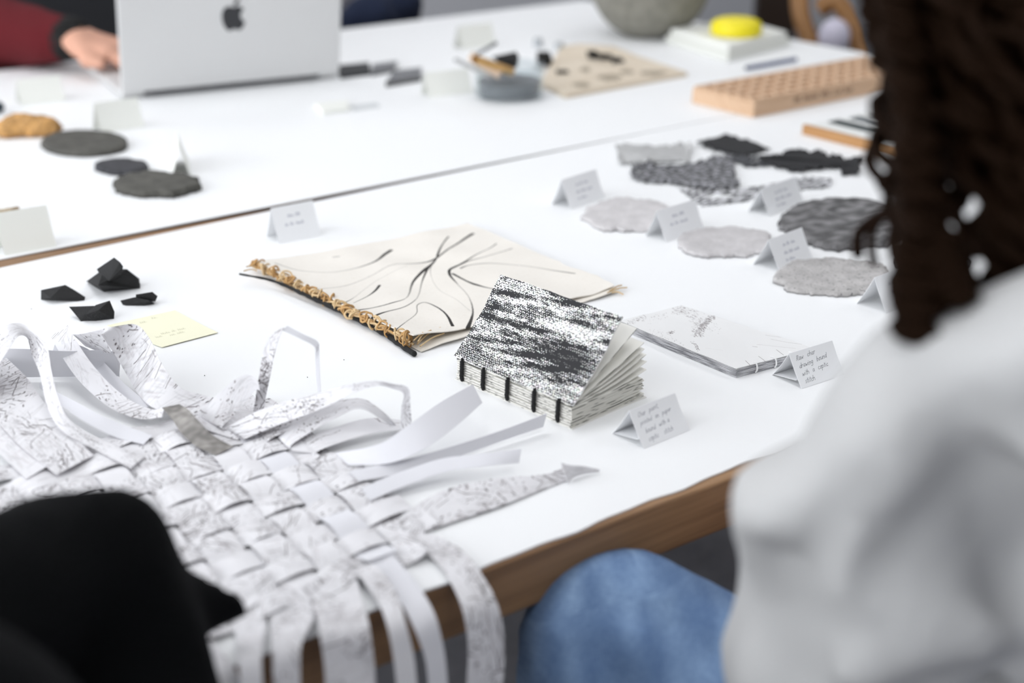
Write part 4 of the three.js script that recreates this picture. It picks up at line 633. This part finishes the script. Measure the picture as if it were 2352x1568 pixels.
function handBones(wrist, dir, down, size = 1, curl = .5) {   // palm, four fingers and a thumb
  const side = dir.clone().cross(down).normalize(), L = [], pe = wrist.clone().addScaledVector(dir, .085 * size);
  for (let k = 0; k < 4; k++) { const o = (k - 1.5) * .019 * size, kn = pe.clone().addScaledVector(side, o), len = [.062, .072, .068, .052][k] * size; L.push([wrist.clone().addScaledVector(side, o * .6), kn, .014 * size, .0105 * size]); const m = kn.clone().addScaledVector(dir, len * .5).addScaledVector(down, len * .2 * curl), e = m.clone().addScaledVector(dir, len * .4).addScaledVector(down, len * .55 * curl); L.push([kn, m, .0095 * size, .0085 * size], [m, e, .0085 * size, .007 * size]); }
  const t0 = wrist.clone().addScaledVector(dir, .03 * size).addScaledVector(side, -.03 * size), t1 = t0.clone().addScaledVector(dir, .035 * size).addScaledVector(side, -.022 * size).addScaledVector(down, .01), t2 = t1.clone().addScaledVector(dir, .03 * size).addScaledVector(side, -.004 * size);
  L.push([wrist.clone().addScaledVector(dir, .01), t0, .014 * size, .014 * size], [t0, t1, .013 * size, .0105 * size], [t1, t2, .0105 * size, .0085 * size]); return L;
}
const touch0 = (f0) => (u, v) => { const d = ray(u, v).normalize(), p = CAM.clone(); for (let i = 0; i < 90; i++) { const q = f0(p); if (q < .0008) break; p.addScaledVector(d, Math.min(q * .8, .05)); } return p; };
{ // person in the white jacket, seen from behind, curly brown hair
  const g = thing('person', 'person in white jacket and blue jeans with curly dark brown hair', 'person', V(.7, 0, -.3));
  const face = V(-.25, -.2, -1).setY(0).normalize(), HC = Q(2640, 60, .69), neck = V(HC.x + .02, .98, HC.z + .05);
  const sL = Q(2200, 1065, .62), sR = V(sL.x + .36, sL.y + .02, sL.z + .03), elL = Q(1940, 1440, .7), haL = V(.70, .69, -.50);
  const hipC = V(.76, .57, -.24), chest = V(.68, .86, -.3);
  // jacket
  const up2 = neck.clone().add(V(0, -.03, 0));
  const armF = bones([[sL, elL, .06, .058], [elL, V(.64, .71, -.44), .052, .045], [sL, up2, .056, .055], [Q(2075, 1130, .64), Q(1955, 1340, .68), .05, .052]], .03);
  const backF = bones([[Q(2600, 990, .6), Q(2740, 1380, .6), .083, .1], [V(.64, .86, -.25), V(.7, .56, -.2), .12, .15], [V(.8, .88, -.27), V(.82, .56, -.2), .13, .15], [V(.67, .75, -.35), V(.74, .64, -.4), .1, .1], [sR, up2, .06, .055], [Q(2540, 880, .66), up2, .055, .055]], .03);
  const otherF = bones([[sR, V(.98, .72, -.46), .06, .055], [V(.98, .72, -.46), V(.86, .69, -.56), .054, .045]], .03);
  const cuffF = bones([[Q(1795, 1400, .74), Q(1770, 1500, .75), .024, .022], [Q(1770, 1500, .75), Q(1800, 1720, .75), .022, .03]], .01);
  const shell0 = (p) => smin(smin(armF(p), backF(p), .012), smin(otherF(p), cuffF(p), .008), .012);
  const ridgeAt = touch0(shell0)(2040, 1060), cutN = FH.clone().multiplyScalar(-.95).addScaledVector(UPV, -.2).addScaledVector(RT, .22).normalize();      // the side of the coat hangs flat below the sleeve ridge
  const shell = (p) => -smin(-shell0(p), -((p.x - ridgeAt.x) * cutN.x + (p.y - ridgeAt.y) * cutN.y + (p.z - ridgeAt.z) * cutN.z - .002), .012);
  const touch = touch0;
  const line = (f0, pts, r0, r1) => { const h = pts.map(([u, v]) => touch(f0)(u, v)); return h.slice(1).map((b, i) => [h[i], b, lerp(r0, r1, i / h.length), lerp(r0, r1, (i + 1) / h.length)]); };
  const grooves = bones([...line(shell, [[2135, 870], [2200, 1005], [2275, 1150], [2380, 1330]], .014, .026), ...line(shell, [[1800, 1320], [1785, 1430], [1800, 1580]], .014, .022), ...line(shell, [[2180, 985], [2040, 1050], [1930, 1170], [1850, 1300]], .003, .008), ...line(shell, [[2320, 1200], [2150, 1230], [2020, 1330]], .003, .008)], .01);
  const ridges = bones([...line(shell, [[2400, 1370], [2250, 1430], [2080, 1470], [1960, 1540]], .012, .006), ...line(shell, [[2210, 900], [2300, 1060], [2400, 1200]], .012, .012)], .01);
  part('jacket', field((p) => { let d = shell(p); const w1 = p.dot(RT) * 9 + p.y * 15, w2 = p.dot(RT) * -13 + p.y * 22; d += .011 * Math.sin(w1 * 2.1 + 2.6 * N3(p.x * 5, p.y * 5, p.z * 5)) * clamp(.35 + N3(p.x * 4 + 7, p.y * 4, p.z * 4), 0, 1) + .007 * Math.sin(w2 * 2.3 + 2 * N3(p.x * 7, p.y * 7 + 5, p.z * 7)) * clamp(.2 + N3(p.x * 5 + 3, p.y * 5, p.z * 5 + 8), 0, 1) + .002 * N3(p.x * 18, p.y * 18, p.z * 18); d = smin(d, ridges(p), .03); return -smin(-d, grooves(p), .02); }, V(.3, .4, -.72), V(1.12, 1.12, .02), .0085), S(0xc4c4c4, .92), g, 'white cotton jacket');
  // body: head, neck, hands
  const sB = sL.clone().addScaledVector(FH, .04), eB = elL.clone().addScaledVector(FH, .02);
  const hb = bones([[HC.clone().add(V(.01, -.06, .03)), neck.clone().add(V(0, -.05, 0)), .05, .06], [neck, sB, .03, .018], [sB, eB, .018, .018], [eB, V(.655, .69, -.45), .018, .022], [neck, sR, .04, .03], [sR, V(.98, .72, -.46), .03, .03], [V(.98, .72, -.46), V(.84, .69, -.58), .028, .025], ...handBones(V(.655, .69, -.45), V(.3, -.1, -1).normalize(), V(0, -1, 0)), ...handBones(V(.84, .69, -.58), V(-.4, -.1, -1).normalize(), V(0, -1, 0))], .012);
  part('body', field((p) => Math.min(headField(p, HC, face), hb(p)), V(.4, .58, -.76), V(1.05, 1.28, -.12), .0065), skinBrown, g, 'skin of head and hands');
  // jeans and shoes
  const kL = Q(1432, 1505, .95), kR = V(kL.x + .3, kL.y, kL.z + .02), fL = V(kL.x - .05, .1, kL.z - .06), fR = V(kR.x, .1, kR.z - .04);
  const jn = bones([[V(.7, .57, -.24), kL, .085, .064], [kL, fL, .064, .05], [V(.84, .57, -.24), kR, .085, .064], [kR, fR, .064, .05], [V(.72, .57, -.2), V(.84, .57, -.2), .09, .09]], .03);
  const jg = bones(line(jn, [[1375, 1345], [1352, 1420], [1362, 1500], [1410, 1600]], .008, .016), .01), jg2 = bones(line(jn, [[1420, 1380], [1560, 1430], [1700, 1500]], .003, .008), .01);
  part('jeans', field((p) => { const d = jn(p) + .0045 * Math.sin(60 * (p.x * .5 + p.z * .8 + p.y * .6) + 3 * N3(p.x * 9, p.y * 9, p.z * 9)) * (.5 + .5 * N3(p.x * 5, p.y * 5 + 3, p.z * 5)) + .002 * N3(p.x * 20, p.y * 20, p.z * 20); return -smin(smin(-d, jg(p), .02), jg2(p), .02); }, V(.4, .06, -1.0), V(1.15, .74, -.02), .0095, 5), denim, g, 'blue denim jeans');
  for (const f of [fL, fR]) part('shoe', field((p) => Math.max(smin(cap(p, V(f.x, .05, f.z + .02), V(f.x - .02, .04, f.z - .16), .05, .04), cap(p, f, V(f.x, .06, f.z), .05, .05), .03), .002 - p.y), V(f.x - .12, -.02, f.z - .25), V(f.x + .12, .2, f.z + .12), .009), S(0x2a2a2c, .7), g);
  // hair: a full cap and many spiral locks
  const hg = [], side = UPV.clone().cross(face);
  hg.push(field((p) => { const q = p.clone().sub(HC), f = q.dot(face), s = q.dot(side); let d = ell(V(s, q.y, f), V(0, .03, -.025), .098, .108, .108); d = smin(d, ell(V(s, q.y, f), V(0, -.05, -.055), .1, .1, .08), .05); d = Math.max(d, -(ell(V(s, q.y, f), V(0, -.03, .12), .07, .09, .08))); return d + .008 * N3(p.x * 26, p.y * 26, p.z * 26); }, HC.clone().add(V(-.2, -.2, -.2)), HC.clone().add(V(.2, .2, .2)), .008));
  for (let k = 0; k < 330; k++) {
    const th = rr(-2.25, 2.25) + Math.PI, ph = rr(-.35, 1.2), dirv = face.clone().multiplyScalar(Math.cos(th)).addScaledVector(side, Math.sin(th)).multiplyScalar(Math.cos(ph)).addScaledVector(UPV, Math.sin(ph)), out = dirv.clone().setY(0).normalize();
    const root = HC.clone().add(V(0, .02, 0)).addScaledVector(dirv, .098), Ln = rr(.06, .125) + Math.max(0, ph) * .05, tw = rr(3, 6), r0 = rr(.007, .017), ph0 = rnd() * 6, pts = [], n = 30, e1b = out.clone().cross(UPV);
    for (let i = 0; i <= n; i++) { const t = i / n, c = root.clone().addScaledVector(out, .05 * Math.sin(Math.min(1, t * 1.4) * 1.4) * (ph > .5 ? 1 : .62)).addScaledVector(UPV, -Ln * t * t * 1.1 - .02 * t).addScaledVector(e1b, .02 * Math.sin(ph0 * 3 + t * 2)), a = ph0 + t * tw * 6.283, rad = r0 * (.4 + .6 * Math.min(1, t * 3)); pts.push(c.addScaledVector(e1b, Math.cos(a) * rad).addScaledVector(out, Math.sin(a) * rad)); }
    hg.push(new THREE.TubeGeometry(new THREE.CatmullRomCurve3(pts), 52, rr(.0018, .0036), 5));
  }
  for (const [u, v, u2, v2, dd] of [[2080, 560, 2092, 775, .6], [2095, 600, 2100, 740, .61], [2075, 300, 2110, 520, .62], [2060, 150, 2090, 400, .63], [2010, -40, 2080, 260, .64], [2130, 560, 2200, 700, .6], [1990, -60, 2050, 150, .66]]) for (let m = 0; m < 5; m++) { const a = Q(u + rr(-10, 60), v + rr(-60, 10), dd), b = Q(u2 + rr(-10, 40), v2 + rr(-30, 8), dd), pts = [], ph0 = rnd() * 6; for (let i = 0; i <= 24; i++) { const t = i / 24, c = a.clone().lerp(b, t), q = ph0 + t * 26; pts.push(c.addScaledVector(RT, Math.cos(q) * .007).addScaledVector(FH, Math.sin(q) * .007)); } hg.push(new THREE.TubeGeometry(new THREE.CatmullRomCurve3(pts), 44, .0026, 5)); }
  part('hair', merge(hg), PM({ color: 0x1b0e05, roughness: .75, specularIntensity: .15 }), g, 'curly dark brown hair');
  solo('stool', 'round wooden stool under the person in the white jacket', 'stool', merge([new THREE.CylinderGeometry(.19, .19, .03, 32).translate(.77, .425, -.2), ...[[-1, -1], [1, -1], [-1, 1], [1, 1]].map(([a, b]) => new THREE.CylinderGeometry(.015, .018, .41, 10).translate(.77 + a * .12, .205, -.2 + b * .12))]), M.ply);
}
{ // person in black, only shoulder and arm in view
  const g = thing('person', 'person in a black top with a bent arm at the table edge', 'person', V(.0, 0, -.45));
  const face = V(0, 0, -1), sR = Q(170, 1310, .72), tip = Q(600, 1390, .79), HC = V(-.06, 1.1, -.5), sL = V(sR.x - .37, sR.y, sR.z + .06);
  const b1 = bones([[Q(105, 1300, .72), Q(240, 1280, .73), .035, .035], [Q(330, 1385, .75), tip, .028, .002], [Q(220, 1400, .73), Q(290, 1800, .72), .05, .058], [sR, V(.0, .85, -.52), .04, .07], [sL, V(-.06, .9, -.5), .05, .06], [V(-.06, .9, -.5), V(-.06, .97, -.49), .06, .055], [V(.05, .82, -.48), V(.05, .5, -.32), .11, .14], [V(-.12, .84, -.48), V(-.12, .5, -.32), .11, .14], [sL, V(-.3, .72, -.58), .05, .045], [V(-.3, .72, -.58), V(-.12, .8, -.66), .045, .035]], .012);
  part('black_top', field((p) => b1(p) + .0025 * N3(p.x * 16, p.y * 16, p.z * 16), V(-.42, .3, -.78), V(.42, 1.08, -.1), .0085), PM({ color: 0x07080a, roughness: .95, specularIntensity: .25 }), g, 'black knitted top');
  const hb = bones([[HC.clone().add(V(0, -.06, .02)), V(-.06, .95, -.49), .05, .055], [V(-.06, .95, -.49), sL, .03, .03], [sL, V(-.3, .72, -.58), .03, .03], [V(-.3, .72, -.58), V(-.11, .8, -.665), .028, .025], ...handBones(V(-.11, .8, -.665), V(.8, -.1, -.5).normalize(), V(0, -1, 0))], .012);
  part('body', field((p) => Math.min(headField(p, HC, face), hb(p)), V(-.36, .66, -.86), V(.16, 1.3, -.36), .007), skin, g, 'skin of head and hand');
  part('hair', field((p) => { const q = p.clone().sub(HC), l = V(q.x, q.y, -q.z); return Math.max(ell(l, V(0, .03, -.02), .09, .1, .102) + .004 * N3(p.x * 40, p.y * 20, p.z * 40), -ell(l, V(0, -.03, .12), .075, .09, .09)); }, HC.clone().add(V(-.15, -.15, -.15)), HC.clone().add(V(.15, .16, .15)), .008), S(0x1c1512, .6), g);
  const jn = bones([[V(.03, .53, -.3), V(.08, .52, -.72), .085, .065], [V(.08, .52, -.72), V(.08, .08, -.74), .062, .05], [V(-.14, .53, -.3), V(-.18, .52, -.72), .085, .065], [V(-.18, .52, -.72), V(-.18, .08, -.74), .062, .05], [V(-.1, .54, -.28), V(0, .54, -.28), .11, .11]], .03);
  part('trousers', field(jn, V(-.32, 0, -.9), V(.22, .7, -.1), .01), S(0x17181b, .95), g);
  solo('stool', 'round wooden stool under the person in black', 'stool', merge([new THREE.CylinderGeometry(.19, .19, .03, 32).translate(-.05, .4, -.26), ...[[-1, -1], [1, -1], [-1, 1], [1, 1]].map(([a, b]) => new THREE.CylinderGeometry(.015, .018, .385, 10).translate(-.05 + a * .12, .1925, -.26 + b * .12))]), M.ply);
}
{ // person in the red sweater behind the laptop, one hand on the keyboard
  const g = thing('person', 'person in a dark red sweater typing at the laptop', 'person', V(1.0, 0, -2.75));
  const wr = Q(170, 88, 2.34), kn = Q(300, 100, 2.3), elb = Q(-120, 60, 2.45), sh = V(.5, 1.1, -2.78), sh2 = V(.92, 1.1, -2.78), HC = V(.71, 1.35, -2.74), face = V(.1, 0, 1).normalize(), cuff = Q(140, 90, 2.35), el2 = V(1.14, .9, -2.72), wr2 = V(1.16, .80, -2.34);
  const b1 = bones([[cuff, elb, .04, .08], [elb, sh, .08, .075], [sh, V(.71, 1.18, -2.78), .06, .06], [sh2, V(.71, 1.18, -2.78), .06, .06], [V(.63, 1.03, -2.8), V(.65, .58, -2.82), .12, .14], [V(.79, 1.03, -2.8), V(.77, .58, -2.82), .12, .14], [sh2, el2, .065, .052], [el2, wr2, .05, .036], [Q(60, 120, 2.47), Q(110, 130, 2.44), .035, .03]], .03);
  part('sweater', field((p) => b1(p) + .004 * Math.sin(p.x * 90 + p.y * 60 + 2 * N3(p.x * 9, p.y * 9, p.z * 9)) * .6, V(.38, .42, -3.02), V(1.3, 1.26, -2.22), .011), S(0x5a0813, .95), g, 'dark red knitted sweater');
  part('cuff', field((p) => Math.abs(cap(p, cuff.clone().lerp(wr, .2), cuff.clone().lerp(wr, .75), .034, .034)) - .003, cuff.clone().add(V(-.08, -.07, -.08)), cuff.clone().add(V(.1, .07, .08)), .005), S(0x121212, .9), g, 'black cuff');
  const fwd = kn.clone().sub(wr).normalize(), hb = bones([[cuff, wr, .026, .028], ...handBones(wr, fwd.clone().add(V(0, -.15, 0)).normalize(), V(0, -1, 0), 1.05, .6), ...handBones(wr2, V(-.35, -.2, 1).normalize(), V(0, -1, 0), 1, .6), [HC.clone().add(V(0, -.06, 0)), V(.71, 1.18, -2.78), .05, .055], [V(.71, 1.18, -2.78), sh, .035, .03], [sh, elb, .03, .03], [elb, cuff, .03, .026], [V(.71, 1.18, -2.78), sh2, .035, .03], [sh2, el2, .03, .03], [el2, wr2, .028, .026]], .014);
  part('body', field((p) => Math.min(headField(p, HC, face), hb(p)), V(.42, .73, -2.92), V(1.25, 1.52, -2.06), .0075), skin, g, 'skin of head and hands');
  part('hair', field((p) => { const q = p.clone().sub(HC); return Math.max(ell(q, V(0, .03, -.015), .088, .1, .102), -ell(q, V(0, -.04, .11), .08, .09, .08)); }, HC.clone().add(V(-.14, -.14, -.14)), HC.clone().add(V(.14, .15, .14)), .008), S(0x2a1c14, .6), g);
  const jn = bones([[V(.64, .57, -2.82), V(.62, .56, -2.46), .085, .065], [V(.62, .56, -2.46), V(.62, .08, -2.44), .06, .05], [V(.8, .57, -2.82), V(.84, .56, -2.46), .085, .065], [V(.84, .56, -2.46), V(.84, .08, -2.44), .06, .05], [V(.68, .58, -2.82), V(.76, .58, -2.82), .12, .12]], .03);
  part('trousers', field(jn, V(.44, 0, -3.02), V(1.0, .74, -2.32), .011), S(0x24262c, .95), g);
}

// ---------------------------------------------------------------- chairs beyond the far table
{ // grey padded chair with a navy coat over it
  const c = Q(830, -20, 3.05), g = thing('padded_chair', 'grey padded chair standing behind the far table', 'chair', V(c.x, 0, c.z));
  part('seat', box(.46, .07, .44, c.x, .46, c.z, .03), S(0x77797f, .9), g); part('backrest', box(.44, .36, .05, c.x - .02, .74, c.z - .2, .02), S(0x8d8c92, .9), g);
  for (const a of [-1, 1]) for (const b of [-1, 1]) part('leg', new THREE.CylinderGeometry(.012, .012, .43, 10).translate(c.x + a * .19, .215, c.z + b * .18), S(0x2a2a2c, .4, { metalness: .6 }), g);
  const k = [Q(760, 70, 2.86), Q(850, 40, 2.9), Q(930, 5, 2.95)], nb = bones([[k[0], k[1], .03, .034], [k[1], k[2], .034, .03], [k[1], V(c.x, .52, c.z + .1), .04, .06], [k[2], V(c.x + .1, .53, c.z), .03, .07]], .03);
  solo('navy_coat', 'dark navy coat heaped on the grey padded chair', 'coat', field((p) => Math.max(nb(p) + .006 * N3(p.x * 14, p.y * 14, p.z * 14), .497 - p.y), V(c.x - .5, .4, c.z - .4), V(c.x + .5, 1.1, c.z + .6), .012), S(0x18233c, .95));
}
{ // dark wooden pedestal and bentwood chair by the right end of the far table
  const p0 = Q(1780, 20, 3.45);
  solo('dark_cabinet', 'very dark brown wooden cabinet behind the yellow dome', 'cabinet', box(.1, .86, .05, p0.x, .43, p0.z, .006, YAW - Math.PI / 2), S(0x21140b, .5));
  const c = Q(1930, 60, 3.1), g = thing('bentwood_chair', 'tan bentwood chair behind the carved wooden block', 'chair', V(c.x, 0, c.z)), tan = S(0xffffff, .5, { map: woodTex([128, 88, 48], [186, 138, 86]) });
  const T = (pts, r) => tube(pts, r, 40, 10);
  part('back_hoop', T([Q(1888, 180, 3.05), Q(1862, 100, 3.05), Q(1838, 20, 3.05), Q(1850, -80, 3.08), Q(1930, -130, 3.1), Q(2000, -80, 3.12), Q(2030, 30, 3.12), Q(2060, 140, 3.12)], .02), tan, g);
  part('inner_hoop', T([Q(1990, 190, 3.03), Q(1975, 110, 3.03), Q(1950, 40, 3.03), Q(1915, 0, 3.03), Q(1885, 20, 3.05)], .02), tan, g);
  part('seat', new THREE.CylinderGeometry(.2, .2, .03, 32).translate(c.x, .46, c.z - .1), tan, g);
  for (const a of [-1, 1]) for (const b of [-1, 1]) part('leg', new THREE.CylinderGeometry(.014, .012, .45, 10).translate(c.x + a * .13, .225, c.z - .1 + b * .13), tan, g);
  solo('white_filler', 'added pale lavender white cushion seen through the bentwood chair back', 'filler', new THREE.SphereGeometry(.036, 24, 16).scale(.95, 1.05, .9).translate(...Q(1916, 84, 2.98).toArray()), S(0xd6d2e2, .9));  // added pale ball standing in for the light background in the chair opening
}

function plainChair(label, x, z, seatM, backM, arms) {
  const g = thing('padded_chair', label, 'chair', V(x, 0, z));
  part('seat', box(.48, .06, .46, x, .43, z, .025), seatM, g); part('backrest', box(.46, .42, .05, x, .72, z - .24, .022), backM, g);
  for (const a of [-1, 1]) for (const b of [-1, 1]) part('leg', new THREE.CylinderGeometry(.012, .012, .4, 10).translate(x + a * .2, .2, z + b * .19), S(0x2a2a2c, .4, { metalness: .6 }), g);
  if (arms) for (const a of [-1, 1]) part('armrest', merge([box(.06, .04, .34, x + a * .27, .71, z - .02, .018), box(.03, .28, .05, x + a * .27, .565, z - .05, .01)]), backM, g);
}
plainChair('light grey padded chair under the person in the red sweater', .71, -2.82, S(0x6c7075, .85), S(0x868b90, .85), false);
plainChair('dark grey chair standing behind the laptop', 1.32, -3.35, S(0x2e2f33, .85), S(0x37383c, .85), false);

renderer.render(scene, camera);
